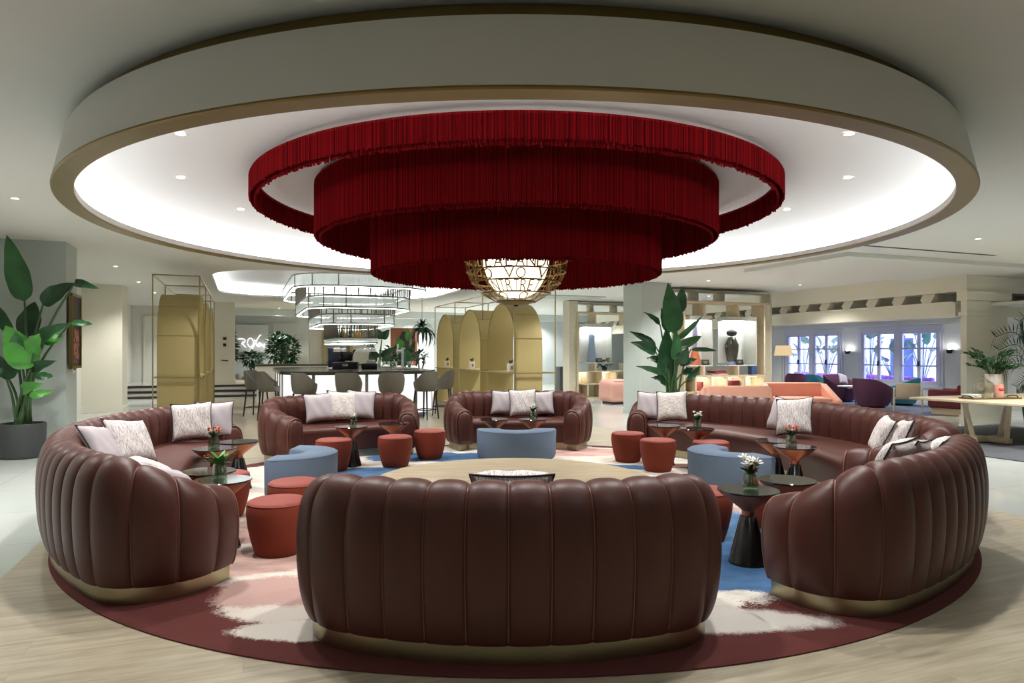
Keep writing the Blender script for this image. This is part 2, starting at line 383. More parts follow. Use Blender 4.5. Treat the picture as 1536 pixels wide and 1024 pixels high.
for n, (a, b, z0, z1) in enumerate(WIN):
    mb = MB(); w = .06
    for (p, q) in ((a, a + w), (b - w, b)): ubox(mb, p, q, V1 - .05, V1 + .06, z0, z1)
    for (p, q) in ((z0, z0 + w), (z1 - w, z1)): ubox(mb, a, b, V1 - .05, V1 + .06, p, q)
    ubox(mb, (a + b) / 2 - .07, (a + b) / 2 + .07, V1 - .05, V1 + .06, z0, z1)
    ubox(mb, a - .08, b + .08, V1 - .035, V1, z1, z1 + .09); ubox(mb, a - .08, a, V1 - .035, V1, z0 - .06, z1)
    ubox(mb, b, b + .08, V1 - .035, V1, z0 - .06, z1); ubox(mb, a - .1, b + .1, V1 - .08, V1, z0 - .05, z0)
    fr = struct(mb.build('window_%d' % (n + 1), WINW, recalc=False))
    for (p, q) in ((a + w, (a + b) / 2 - .07), ((a + b) / 2 + .07, b - w)):
        mb = MB(); m_ = (p + q) / 2
        for (r, s) in ((p, p + .07), (q - .07, q), (m_ - .05, m_ + .05)): ubox(mb, r, s, V1 - .03, V1 + .03, z0 + w, z1 - w)
        for (r, s) in ((z0 + w, z0 + w + .07), (z1 - w - .07, z1 - w)): ubox(mb, p, q, V1 - .03, V1 + .03, r, s)
        for k in (1, 2):
            zz = z0 + w + (z1 - z0 - 2 * w) * k / 3; ubox(mb, p, q, V1 - .03, V1 + .03, zz - .02, zz + .02)
        mb.build('casement', WINW, fr, recalc=False)
        mb = MB(); ubox(mb, p, q, V1 - .004, V1 + .004, z0 + w, z1 - w); mb.build('pane', PANE, fr)
        mb = MB(); ubox(mb, m_ - .02, m_ + .02, V1 - .075, V1 - .03, 1.02, 1.16); mb.build('handle', BLACK, fr)
# gallery by the windows: low ceiling, beam with brackets, big column
ub('ceiling', CEIL, 5, U1, 13.9, V1, 2.34, 2.4)
ub('trim_6', CREAM, 9.6, 25, 13.3, 13.7, 2.13, 2.43); ub('trim_7', CREAM, 9.4, 25, 13.25, 13.75, 2.62, 3.0)
ub('trim_18', CREAM, 10.0, 10.05, 14.4, V1, 2.3, 3.0)
ub('trim_8', CREAM, 9.4, 25, 14.2, 14.25, 2.4, 3.0); ub('trim_9', CREAM, 9.6, 25, 13.24, 13.3, 2.40, 2.43)
for k in range(22):
    mb = MB(); u = 10.2 + k * .68
    pr = [(13.26, 2.43), (13.26, 2.5), (13.34, 2.62), (14.2, 2.62), (14.2, 2.43)]
    a = [uv(u - .09 - .05 * (i in (1, 2)), p[0], p[1]) for i, p in enumerate(pr)]; b = [uv(u + .09 + .05 * (i in (1, 2)), p[0], p[1]) for i, p in enumerate(pr)]
    mb.add(a + b, [(i, (i + 1) % 5, 5 + (i + 1) % 5, 5 + i) for i in range(5)] + [(4, 3, 2, 1, 0), (5, 6, 7, 8, 9)])
    struct(mb.build('trim_%d' % (20 + k), CREAM))
col = ub('column', CREAM, 9.3, 9.42, 13.2, 14.4, 0, 3.0)
mb = MB(); ubox(mb, 9.27, 9.45, 13.17, 14.43, 2.13, 2.2); ubox(mb, 9.25, 9.47, 13.15, 14.45, 2.43, 2.62); mb.build('capital', CREAM, col)
mb = MB(); ubox(mb, 9.28, 9.44, 13.18, 14.42, 0, .18); mb.build('plinth', CREAM, col)
ub('trim_16', CREAM, 9.42, 9.8, 14.4, V1, 2.13, 2.43); ub('trim_17', CREAM, 9.42, 9.8, 14.4, V1, 2.62, 3.0)
# near left column, white block behind it, pillar on the landing, column by the shelves
c1 = ub('column', GREYW, 11.56, 12.25, -3.5, -2.38, 0, 3.0)
mb = MB(); ubox(mb, 11.545, 12.26, -3.5, -2.37, 0, .1); mb.build('plinth', GREYW, c1)
c2 = ub('column', CREAM, 18.5, 19.3, -3.5, -2.67, 0, 3.0)
mb = MB(); ubox(mb, 18.48, 19.32, -3.5, -2.65, 0, .12); mb.build('plinth', CREAM, c2)
c3 = ub('column', CREAM, 23.6, 24.2, -.86, -.25, .42, 3.0)
mb = MB(); ubox(mb, 23.58, 24.22, -.88, -.23, .42, .56); mb.build('plinth', CREAM, c3)
c4 = None
def col_at(px, Y, w, d):
    X = at(px, Y); v = X * V[0] + Y * V[1]; u = X * U[0] + Y * U[1]
    return u, u + d, v, v + w
a = col_at(962, 15.45, .80, .78); c4 = ub('column', GREYW, a[0], a[1], a[2], a[3], 0, 3.0)
mb = MB(); ubox(mb, a[0] - .015, a[1] + .015, a[2] - .015, a[3] + .015, 0, .1); mb.build('plinth', GREYW, c4)
# raised landing at the back with three dark edged steps
ub('floor', FLOOR, 22.75, U1, V0, 4.2, 0, .42)
for k, z in enumerate((.14, .28, .42)):
    u = 22.1 + .32 * k
    st = ub('steps', WHITE, u, 22.75 if k < 2 else 22.76, V0, 1.2, z - .14, z - .05)
    mb = MB(); ubox(mb, u - .02, u + .33, V0, 1.2, z - .05, z + .002); mb.build('nosing', STEPE, st)
ub('wall_bar', CREAM, 22.3, 22.7, 1.94, 3.95, 0, 3.0)
ub('trim_10', WALLB, 26.4, 26.6, V0, V1, 2.74, 3.0)
d = ub('door_1', WALLB, 27.95, 28.0, 1.12, 1.95, .42, 2.5)
mb = MB(); ubox(mb, 27.93, 27.95, 1.08, 1.12, .42, 2.55); ubox(mb, 27.93, 27.95, 1.95, 1.99, .42, 2.55); ubox(mb, 27.93, 27.95, 1.08, 1.99, 2.5, 2.55); mb.build('door_frame', WHITE, d)
d = ub('door_2', WHITE, 26.3, 26.34, -3.1, -2.2, .42, 2.6)
mb = MB(); ubox(mb, 26.26, 26.3, -3.16, -3.1, .42, 2.66); ubox(mb, 26.26, 26.3, -2.2, -2.14, .42, 2.66); ubox(mb, 26.26, 26.3, -3.16, -2.14, 2.6, 2.66); mb.build('door_frame', CREAM, d)
ub('wall_landing', WHITE, 26.34, 26.4, V0, -1.2, .42, 3.0)
# dropped ceiling boxes and slots at the right
ub('trim_11', CEIL, 8.2, 10.6, 8.9, 17, 2.93, 3.0); ub('trim_12', BLACK, 7.6, 7.66, 7.9, 11.5, 2.995, 3.0); ub('trim_13', BLACK, 10.8, 10.84, 9.2, 12.5, 2.99, 3.0)
ub('trim_14', GREYW, 17.2, 18.2, 6.4, 9.6, 2.97, 3.0)
# ground and wall of the courtyard outside the windows
ub('ground', WHITE, 6, U1, V1 + .2, 25.5, -.3, -.1); ub('wall_courtyard', WHITE, 6, U1, 25.5, 25.7, -.1, 4.5)
for (a, b) in ((11.2, 12.5), (15.6, 16.8), (20.2, 21.2)):
    ub('window_courtyard', plain('blue_shutter', S(70, 84, 120), .6), a, b, 25.42, 25.5, -.1, 2.0)

# ================================================================ rug, sofas and the things among them
tag(MB().lathe([(.001, .012), (3.76, .012), (3.785, .006), (3.785, 0.0)], 160, (RC[0], RC[1], .001)).build('round_rug', RUG),
    'huge round wool rug with painterly blue, pink and cream patches and wine border', 'rug')
t = thing('round_platform', 'low round pale oak platform in the middle of the rug', 'table', (RC[0], RC[1], .013))
MB().lathe([(.001, .147), (1.372, .147), (1.385, .143), (1.388, .135), (1.388, .11)], 128).build('top', OAKTOP, t)
MB().lathe([(1.36, .11), (1.36, 0)], 128).build('base', OAK, t)

ZB = .095
PROF = catmull([(.092, 0), (.114, .10), (.132, .28), (.140, .48), (.136, .68), (.115, .85), (.068, .965), (0, 1.0), (-.062, .972), (-.106, .885), (-.126, .74), (-.128, .5), (-.12, 0)], 3)
USAMP = [0, .03, .09, .2, .35, .5, .65, .8, .91, .97]
def make_sofa(label, X, Y, rz, Rr, sb, rc, turn, la, nch, seat_back=.06, group=None, hb=.80, ha=.575):
    turn = R_(turn); a = sb / Rr; L = sb + rc * turn + la
    def path(s):
        sg = 1 if s >= 0 else -1; t = abs(s)
        if t <= sb: x, y, h = Rr * sin(t / Rr), Rr * (1 - cos(t / Rr)), t / Rr
        else:
            th = min(t - sb, rc * turn) / rc
            x = Rr * sin(a) + rc * (sin(a + th) - sin(a)); y = Rr * (1 - cos(a)) - rc * (cos(a + th) - cos(a)); h = a + th
            e = t - sb - rc * turn
            if e > 0: x += e * cos(h); y += e * sin(h)
        return sg * x, y, sg * h
    def H(s): return hb - (hb - ha) * smooth((abs(s) - sb - .06) / (L - sb - .06))
    NP = len(PROF)
    nrm = []
    for i in range(NP):
        p, q = PROF[max(i - 1, 0)], PROF[min(i + 1, NP - 1)]
        dx, dz = q[0] - p[0], (q[1] - p[1]) * .7; l = sqrt(dx * dx + dz * dz) or 1; nrm.append((dz / l, -dx / l))
    def colm(s, puff):
        x, y, h = path(s); o = (sin(h), -cos(h)); hh = H(s) - ZB; out = []
        for i, (n, z) in enumerate(PROF):
            k = puff * (.35 + .65 * min(1, i / 5, (NP - 1 - i) / 4))
            n2 = n + nrm[i][0] * k; z2 = ZB + z * hh + nrm[i][1] * k
            out.append((x + o[0] * n2, y + o[1] * n2, max(ZB, z2)))
        return out
    root = thing('channel_back_sofa', label, 'sofa', (X, Y, .013 if group != 'off' else 0), rz)
    f = lambda u: sqrt(max(0, 1 - abs(2 * u - 1) ** 2.3))
    cols = []
    for c in range(nch):
        for u in USAMP: cols.append(colm(-L + 2 * L * (c + u) / nch, .028 * (f(u) - .62)))
    cols.append(colm(L, .028 * (0 - .62)))
    MB().grid(cols).build('back', LEATHER, root, ang=75)
    # piping along every seam
    mb = MB()
    for c in range(1, nch):
        P = colm(-L + 2 * L * c / nch, -.016); mb.tube(P[1:-6:1], .0055, 5)
    mb.build('piping', SEAM, root, ang=80)
    for sg in (-1, 1):
        s = sg * L; x, y, h = path(s); d = (cos(h) * sg, sin(h) * sg); base = colm(s, -.022)
        cxm = sum(p[0] for p in base) / NP; cym = sum(p[1] for p in base) / NP; czm = .45 * H(s)
        rows = []
        for k, o in ((1, 0), (.96, .018), (.86, .034), (.6, .044), (.3, .048), (.02, .049)):
            rows.append([(cxm + (p[0] - cxm) * k + d[0] * o, cym + (p[1] - cym) * k + d[1] * o, czm + (p[2] - czm) * k) for p in base])
        MB().grid(rows, True).build('arm_panel', LEATHER, root, ang=80)
        MB().tube([(p[0] + d[0] * .006, p[1] + d[1] * .006, p[2]) for p in colm(s, -.012)], .007, 6, True).build('piping', SEAM, root, ang=80)
    # seat
    xe, ye, he = path(L); o = (sin(he), -cos(he)); E = (xe - o[0] * .09 - cos(he) * .05, ye - o[1] * .09 - sin(he) * .05)
    rE = sqrt(E[0] ** 2 + (E[1] - Rr) ** 2); aE = atan2(E[0], Rr - E[1]); N = 48; rows = []
    mid_r = Rr - .80
    def front(q):
        if Rr < 2.6: return (E[0] * q, E[1] - .06 * (1 - q * q))
        r = rE * q ** 4 + mid_r * (1 - q ** 4); an = aE * q
        return (r * sin(an), Rr - r * cos(an))
    for i in range(N + 1):
        q = -1 + 2 * i / N; fx, fy = front(q); bx, by, bh = path(q * (L - .1))
        bx -= sin(bh) * .05; by += cos(bh) * .05
        l = sqrt((fx - bx) ** 2 + (fy - by) ** 2) or 1; dx, dy = (fx - bx) / l, (fy - by) / l
        row = [(fx + dx * e, fy + dy * e, z) for e, z in ((-.07, .095), (-.045, .18), (-.01, .29), (.008, .35), (.0, .385), (-.03, .41), (-.08, .424), (-.16, .43))]
        px_, py_ = fx - dx * .16, fy - dy * .16
        for k in (.4, .7, 1): row.append((px_ + (bx - px_) * k, py_ + (by - py_) * k, .432))
        rows.append(row)
    MB().grid(rows).build('seat', LEATHER, root, ang=80)
    poly = []
    for i in range(61):
        s = -L + 2 * L * i / 60; x, y, h = path(s); n = .07
        poly.append((x + sin(h) * n, y - cos(h) * n))
    for i in range(25):
        q = 1 - 2 * i / 24; fx, fy = front(q); poly.append((fx, fy - .06 if Rr < 2.6 else fy) if Rr < 2.6 else ((lambda an, r: ((r + .07) * sin(an), Rr - (r + .07) * cos(an)))(aE * q, sqrt(fx ** 2 + (fy - Rr) ** 2))))
    MB().prism(poly, 0, .098).build('plinth', BRONZE, root, ang=30)
    return root, path, L
def on_ring(al, r): return (SC[0] + r * cos(R_(al)), SC[1] + r * sin(R_(al)))
make_sofa('brown channelled leather sofa nearest the camera, its tall back turned to us', -.015, 3.115, 0, 1.9, .755, .32, 94.5, .33, 18)
p = on_ring(-45.7, 3.8)
make_sofa('brown channelled leather sofa at the near right, backed to the camera with three cushions', p[0], p[1], R_(44.3), 3.8, .79, .30, 104, .10, 17)
p = on_ring(201, 3.8)
make_sofa('very long curved brown leather sofa along the left side of the rug', p[0], p[1], R_(291), 3.8, 2.08, .30, 112, .17, 33)
p = on_ring(17, 3.8)
make_sofa('long curved brown leather sofa along the far right side of the rug', p[0], p[1], R_(107), 3.8, 2.39, .30, 112, .36, 37)
make_sofa('brown channelled leather sofa straight across the rug, facing the camera', .09, 10.62, pi, 1.9, .78, .32, 94.5, .33, 18)
make_sofa('brown channelled leather sofa at the far left in front of the bar', -2.545, 9.70, R_(-147), 1.9, .78, .32, 94.5, .33, 18)

# ---- cushions
def pillow_mesh(w, h, d, seg=14):
    mb = MB(); top = []; bot = []
    for j in range(seg + 1):
        rt, rb = [], []
        for i in range(seg + 1):
            a, b = -1 + 2 * i / seg, -1 + 2 * j / seg
            pin = 1 - .10 * (1 - a * a) * abs(b) ** 3; pin2 = 1 - .10 * (1 - b * b) * abs(a) ** 3
            x, z = a * w / 2 * pin2, b * h / 2 * pin
            k = max(0, (1 - a ** 4) * (1 - b ** 4)) ** .55
            wr = .006 * sin(9 * a + 5 * b) * k
            rt.append((x, -(d / 2 * k + wr), z)); rb.append((x, d / 2 * k - wr, z))
        top.append(rt); bot.append(rb)
    mb.grid(top); mb.grid(bot); return mb, top
def make_pillow(label, m, name='cushion', w=.47, h=.47, d=.17):
    root = thing(name, label, 'cushion')
    mb, top = pillow_mesh(w, h, d); mb.build('cover', m, root, ang=80)
    n = len(top) - 1
    edge = [top[0][i] for i in range(n)] + [top[j][n] for j in range(n)] + [top[n][n - i] for i in range(n)] + [top[n - j][0] for j in range(n)]
    MB().tube([(p[0] * 1.005, 0, p[2] * 1.005) for p in edge], .006, 6, True).build('piping', PIPE, root, ang=80)
    return root
protos = {}
def put_pillow(kind, X, Y, face, label, tilt=18, size=1.0, roll=0, z=.435, grp=None):
    size *= .87
    m = {'l': LILAC, 't': TEXT, 'c': TEXT2}[kind]
    if kind not in protos: o = protos[kind] = make_pillow(label, m)
    else: o = dup(protos[kind], (0, 0, 0), 0, label)
    hh = .47 * size / 2; tl = R_(tilt); zc = z + hh * cos(tl) + .055 * sin(tl) + .01 + abs(sin(R_(roll))) * hh * .9
    o.rotation_mode = 'XYZ'; o.scale = (size,) * 3
    # front of the cushion is local -Y; 'face' is the world angle it faces
    M = Matrix.Rotation(R_(face + 90), 4, 'Z') @ Matrix.Rotation(-tl, 4, 'X') @ Matrix.Rotation(R_(roll), 4, 'Y')
    o.rotation_euler = M.to_euler(); o.location = (X, Y, zc)
    if grp: o['group'] = grp
def pp(px, Y): return at(px, Y), Y
for (k, px, Y, face, lab, tilt, roll, sz) in (
    ('l', 321, 7.66, -68, 'lilac satin cushion behind the streaked one at the far end of the long left sofa', 14, 0, 1.0),
    ('t', 288, 7.36, -66, 'large white streaked cushion at the far end of the long left sofa', 16, -3, 1.0),
    ('l', 153, 5.34, 8, 'lilac cushion leaning in the middle of the long left sofa', 33, 10, .95),
    ('t', 195, 5.62, -14, 'white streaked cushion leaning in the middle of the long left sofa', 30, 8, 1.0),
    ('t', 226, 4.92, 40, 'streaked cushion lying back at the near end of the long left sofa', 64, 0, .8),
    ('l', 246, 4.78, 50, 'grey lilac cushion lying back at the near end of the long left sofa', 72, 0, .72),
    ('l', 479, 9.26, -60, 'lilac cushion at the left of the three on the far left sofa', 14, -3, .98),
    ('l', 541, 9.56, -66, 'lilac cushion at the right of the three on the far left sofa', 14, 6, 1.0),
    ('c', 513, 9.42, -62, 'white streaked cushion between two lilac ones on the far left sofa', 16, 4, 1.02),
    ('l', 755, 10.33, -90, 'lilac cushion at the left of the three on the far middle sofa', 14, 3, .92),
    ('l', 813, 10.33, -90, 'lilac cushion at the right of the three on the far middle sofa', 14, -3, .90),
    ('t', 784, 10.16, -88, 'white streaked cushion between two lilac ones on the far middle sofa', 15, -2, 1.0),
    ('t', 768, 3.66, 90, 'white streaked cushion peeping over the back of the nearest sofa', 47, 0, 1.06),
    ('l', 975, 9.62, -118, 'pale lilac cushion at the far end of the long right sofa', 14, 2, .98),
    ('c', 1008, 9.42, -108, 'white streaked cushion at the far end of the long right sofa', 15, -3, 1.02),
    ('l', 1175, 7.98, -158, 'pale cushion tucked behind a streaked one midway along the long right sofa', 16, 6, 1.0),
    ('t', 1191, 7.72, -138, 'large white streaked cushion midway along the long right sofa', 17, -7, 1.04),
    ('t', 1324, 6.22, 164, 'streaked cushion leaning far over near the close arm of the long right sofa', 24, 6, .9),
    ('t', 1351, 6.02, 160, 'streaked cushion beside the close arm of the long right sofa, nearest it', 22, -4, .9),
    ('t', 1338, 4.66, 128, 'left white cushion of the three on the near right sofa', 30, 4, .95),
    ('l', 1362, 4.80, 134, 'middle pale cushion of the three on the near right sofa', 34, -4, .92),
    ('t', 1397, 4.92, 140, 'right white cushion of the three on the near right sofa', 34, 3, .92)):
    put_pillow(k, *pp(px, Y), face, lab, tilt, sz, roll)

# ---- round stools
def make_pouf(label):
    root = thing('round_pouf', label, 'pouf')
    MB().lathe([(.001, 0), (.145, 0), (.155, .012), (.182, .10), (.203, .20), (.212, .28), (.209, .335), (.202, .352)], 40).build('body', POUFS, root, ang=60)
    MB().lathe([(.202, .352), (.198, .364), (.18, .371), (.1, .375), (.001, .376)], 40).build('seat_pad', POUFT, root, ang=60)
    MB().tube([(.203 * cos(2 * pi * k / 40), .203 * sin(2 * pi * k / 40), .353) for k in range(40)], .0045, 6, True).build('piping', POUFT, root)
    return root
pf = None
for (X, Y, lab) in ((-1.625, 4.78, 'rust red round pouf at the near left, closest to the nearest sofa'), (-1.726, 5.476, 'rust red pouf just behind the nearest left pouf, before the blue bench'),
    (-2.447, 5.84, 'rust red pouf behind the flower table at the left'), (-2.108, 8.13, 'rust red pouf beside the black table of the far left sofa'),
    (-1.43, 8.42, 'rust red pouf at the far left edge of the oak platform'), (-1.082, 9.06, 'rust red pouf between the far left sofa and the far blue bench'),
    (1.483, 8.8, 'left of two rust red poufs at the far right'), (1.72, 8.1, 'right and nearer of two rust red poufs at the far right'),
    (2.30, 7.95, 'rust red pouf behind the right blue bench, only its top showing'), (1.435, 5.15, 'rust red pouf beside the right end of the nearest sofa'),
    (2.107, 5.5, 'rust red pouf hidden behind the near right black tables')):
    pf = make_pouf(lab) if pf is None else dup(pf, (0, 0, 0), 0, lab)
    pf.location = (X, Y, .013)
# ---- half round blue benches
def make_bench(label):
    root = thing('curved_bench', label, 'bench'); ro, ri, h = .53, .20, .38; rows = []
    sec = [(ri + .02, 0), (ri, .03), (ri, h - .02), (ri + .02, h), (ro - .02, h), (ro, h - .02), (ro - .006, .05), (ro - .03, 0)]
    N = 40
    for i in range(N + 1):
        a = -pi / 2 + pi * i / N; rows.append([(r * cos(a), r * sin(a), z) for r, z in sec])
    mb = MB().grid(rows, True)
    for i, sg in ((0, -1), (N, 1)):
        base = rows[i]; mr = (ro + ri) / 2; R2 = [base]
        for k, o in ((.97, .012), (.9, .02), (.02, .022)): R2.append([(-o, sg * (mr + (r - mr) * k), h / 2 + (z - h / 2) * k) for r, z in sec])
        mb.grid(R2, True)
    mb.build('body', BLUE, root, ang=50)
    MB().tube([((ro - .004) * cos(-pi / 2 + pi * i / N), (ro - .004) * sin(-pi / 2 + pi * i / N), h - .012) for i in range(N + 1)], .004, 6).build('piping', BLUE, root)
    return root
b = make_bench('half round slate blue bench on the left, curled toward the long left sofa'); b.location = (-2.32, 7.0, .013)
dup(b, (.06, 9.19, .013), R_(-90), 'half round slate blue bench in front of the far middle sofa')
dup(b, (2.37, 7.15, .013), R_(199), 'half round slate blue bench on the right, curled toward the long right sofa')
# ---- hourglass side tables
def make_table(label):
    root = thing('hourglass_side_table', label, 'table')
    MB().lathe([(.001, .472), (.196, .472), (.2, .476), (.2, .482), (.196, .485), (.001, .485)], 48).build('top', MARBLE, root, ang=35)
    MB().lathe([(.19, .472), (.186, .462), (.045, .352), (.041, .345), (.041, .312)], 40).build('copper_cone', COPPER, root, ang=35)
    MB().lathe([(.001, .313), (.048, .313), (.052, .308), (.122, .02), (.126, .012), (.126, 0), (.001, 0)], 40).build('base', BLACKG, root, ang=35)
    return root
TB = {}
tb = None
for (n, X, Y, lab) in ((1, 1.563, 4.55, 'black topped hourglass table with white flowers at the near right'), (2, 1.959, 4.90, 'bare black hourglass table beside the arm of the near right sofa'),
    (3, 2.731, 6.64, 'hourglass table with coral flowers before the long right sofa'), (4, 2.72, 7.10, 'bare hourglass table just behind the coral flower table at the right'),
    (5, 2.218, 8.226, 'hourglass table with white flowers at the far end of the long right sofa'), (6, 1.903, 8.585, 'bare hourglass table under the cushions at the far right'),
    (7, -.24, 9.40, 'left of two hourglass tables in front of the far middle sofa'), (8, .285, 9.40, 'right hourglass table with flowers in front of the far middle sofa'),
    (9, -1.976, 8.45, 'hourglass table with a green posy before the far left sofa'), (10, -1.522, 8.85, 'bare hourglass table at the right arm of the far left sofa'),
    (11, -2.818, 6.52, 'hourglass table with orange flowers before the long left sofa'), (12, -2.79, 7.02, 'bare hourglass table behind the orange flower table at the left'),
    (13, -2.325, 5.26, 'bare hourglass table partly behind the leafy vase at the near left'), (14, -2.065, 4.90, 'hourglass table with a leafy green vase at the near left')):
    tb = make_table(lab) if tb is None else dup(tb, (0, 0, 0), 0, lab); tb.location = (X, Y, .013); TB[n] = (X, Y)
# ---- little glass vases of flowers
def leafblade(mb, base, tip, w, sag=0.0, fold=.25, n=8, up=(0, 0, 1), wave=0.0, shape=.5):
    B, T = Vector(base), Vector(tip); d = T - B; L = d.length; side = d.cross(Vector(up))
    if side.length < 1e-4: side = Vector((1, 0, 0))
    side.normalize(); nr = side.cross(d).normalized(); rows = []
    for i in range(n + 1):
        t = i / n; c = B + d * t + nr * (sag * L * 4 * t * (1 - t))
        ww = w * (sin(pi * min(1, t ** shape)) ** .8 if 0 < t < 1 else .02) / 2
        wv = wave * sin(t * 17)
        rows.append([c - side * ww + nr * (fold * ww + wv), c - side * ww * .5 + nr * fold * ww * .3, c, c + side * ww * .5 + nr * fold * ww * .3, c + side * ww + nr * (fold * ww - wv)])
    return mb.grid(rows)
def flower(mb, c, r, n=6, up=.55):
    for k in range(n):
        a = 2 * pi * k / n + random.random() * .3
        leafblade(mb, c, (c[0] + r * cos(a), c[1] + r * sin(a), c[2] + r * up), r * .62, .1, .3, 5)
    for k in range(n):
        a = 2 * pi * (k + .5) / n; leafblade(mb, c, (c[0] + r * .6 * cos(a), c[1] + r * .6 * sin(a), c[2] + r * .95), r * .45, .1, .3, 4)
def vase(label, X, Y, kind, seed, s=1.0):
    random.seed(seed); z0 = .013 + .486
    root = thing('flower_vase', label, 'vase', (X, Y, z0)); root.scale = (s,) * 3
    MB().lathe([(.001, .004), (.04, .004), (.05, 0), (.054, .01), (.05, .06), (.042, .105), (.039, .106), (.046, .06), (.049, .014), (.001, .012)], 24).build('glass', GREENGL if kind != 'c' else SMOKE, root)
    mb = MB()
    for k in range(7):
        a = k * .9; mb.tube([(.02 * cos(a), .02 * sin(a), .02), (.01 * cos(a), .01 * sin(a), .09), (.035 * cos(a), .035 * sin(a), .15)], .003, 5)
    mb.build('stem', STEM, root)
    mb = MB()
    for k in range(16 if kind != 'g' else 22):
        a = random.random() * 6.28; r = .05 + .05 * random.random(); z = .12 + .06 * random.random()
        if kind == 'g': r *= 1.2; z += .07 * random.random() - .02
        leafblade(mb, (.015 * cos(a), .015 * sin(a), .10), (r * cos(a), r * sin(a), z), .035 if kind != 'g' else .045, .12, .3, 6)
    if kind == 'w': leafblade(mb, (-.02, 0, .11), (-.13, -.03, .145), .04, .15, .3, 7)
    if kind == 'g': leafblade(mb, (.03, 0, .11), (.16, .02, .22), .03, .1, .3, 7)
    if kind == 'o': leafblade(mb, (.0, 0, .12), (.015, 0, .25), .03, .05, .3, 7)
    mb.build('leaves', LEAFM if kind != 'g' else LEAFB, root)
    mb = MB()
    if kind in 'wW':
        for k in range(5 if kind == 'w' else 7):
            a = k * 1.3; flower(mb, (.045 * cos(a), .035 * sin(a), .15 + .02 * (k % 3)), .05 if kind == 'w' else .03)
        mb.build('blossom', PETALW, root)
    elif kind in 'co':
        for k in range(9): a = k * .8; flower(mb, (.05 * cos(a), .04 * sin(a), .14 + .018 * (k % 3)), .03)
        mb.build('blossom', PETALC, root)
    if kind in 'wg':
        mb = MB()
        for k in range(9 if kind == 'g' else 5):
            a = random.random() * 6.28; o = -.06 if kind == 'g' else 0
            mb.ball((o + .035 * cos(a), .03 * sin(a) - .02, .12 + .05 * random.random()), .009, seg=8, rings=6)
        mb.build('berry', BERRY, root)
vase('small glass vase of white lilies on the near right table', TB[1][0] + .01, TB[1][1] - .02, 'w', 1)
vase('small smoked glass vase of coral blooms on a right hand table', TB[3][0] - .02, TB[3][1] + .03, 'c', 2)
vase('small vase of white blooms on the table at the far right', TB[5][0], TB[5][1], 'W', 3, .95)
vase('small vase of white blooms before the far middle sofa', TB[8][0] + .0, TB[8][1], 'W', 4, 1.0)
vase('small vase with a green posy before the far left sofa', TB[9][0] + .02, TB[9][1], 'W', 5, .75)
vase('small vase of orange blooms before the long left sofa', TB[11][0] - .01, TB[11][1], 'o', 6)
vase('small glass vase of broad green leaves and berries at the near left', TB[14][0] - .03, TB[14][1] + .02, 'g', 7)

# ================================================================ red fringe chandelier and word globe
CX = .04
ch = thing('fringe_chandelier', 'huge three tiered red fringe chandelier under the round ceiling', 'chandelier', (CX, RC[1], 2.96))
def fringe(r, z0, z1, n, jag, seed):
    rnd = random.Random(seed); mb = MB()
    for k in range(n):
        a0, a1 = 2 * pi * k / n, 2 * pi * (k + 1) / n; am = (a0 + a1) / 2; o = rnd.uniform(-.004, .004); zb = z1 + rnd.uniform(-jag, jag) - (rnd.random() < .03) * jag * 1.2
        if rnd.random() < .02: o -= .007
        ro, rm = r + o - .004, r + o + .007; ov = (a1 - a0) * .18; a0 -= ov; a1 += ov
        vs = []
        for z in (z0, zb):
            for (aa, rr) in ((a0, ro), (am, rm), (a1, ro)): vs.append((rr * sin(aa), rr * cos(aa), z - 2.96))
        mb.add(vs, [(0, 1, 4, 3), (1, 2, 5, 4)])
    return mb
for (r, z0, z1, n) in ((2.44, 2.912, 2.735, 1500), (1.895, 2.93, 2.462, 1250), (1.388, 2.93, 2.152, 950)):
    tier = fringe(r, z0, z1, n, .009, int(r * 100)).build('fringe_tier', FRINGE, ch, ang=20, recalc=False)
    fringe(r - .045, z0, z1 - .022, int(n * .8), .010, int(r * 77)).build('inner_fringe', FRINGE, tier, ang=20, recalc=False)
    MB().lathe([(r - .06, z0 - 2.96 + .002), (r + .006, z0 - 2.96 + .004), (r + .006, z0 - 2.96 - .012), (r - .06, z0 - 2.96 - .014), (r - .06, z0 - 2.96 + .002)], 120).build('hoop', FRINGE, tier)
GZ, GR, GD = 2.30, .503, .435
gl = thing('word_globe_lantern', 'gold openwork globe of cut out words glowing below the red fringe', 'lamp', (CX, RC[1], GZ))
def gr(z): return GR * sqrt(max(0.0, 1 - ((z) / GD) ** 2)) if z < 0 else GR * (1 - .12 * (z / .3) ** 2)
bands = [(.085, -.005), (-.012, -.108), (-.118, -.212), (-.222, -.318), (-.328, -.398)]
def letter(ch_):
    cu = bpy.data.curves.new('letters', 'FONT'); cu.body = ch_; cu.size = 1.0; cu.extrude = .0; cu.resolution_u = 3; cu.offset = -.012
    ob = bpy.data.objects.new('letters', cu); C.objects.link(ob); dg = bpy.context.evaluated_depsgraph_get(); dg.update()
    me = bpy.data.meshes.new_from_object(ob.evaluated_get(dg)); vs = [tuple(v.co) for v in me.vertices]; fs = [tuple(p.vertices) for p in me.polygons]
    bpy.data.objects.remove(ob); bpy.data.curves.remove(cu); bpy.data.meshes.remove(me); return vs, fs
CACHE = {}
rowtxt = [('VA FRONTERA ', 9.2, 0, 3), ('Y VOLANDO VOY VOLANDO VENGO ', 12.0, 4, -8), ('VOLANDO VOY ', 13.5, 6, 5), ('YO ME ENTRETENGO ', 10.0, 8, 0), ('VOLANDO ', 20, 6, 14)]
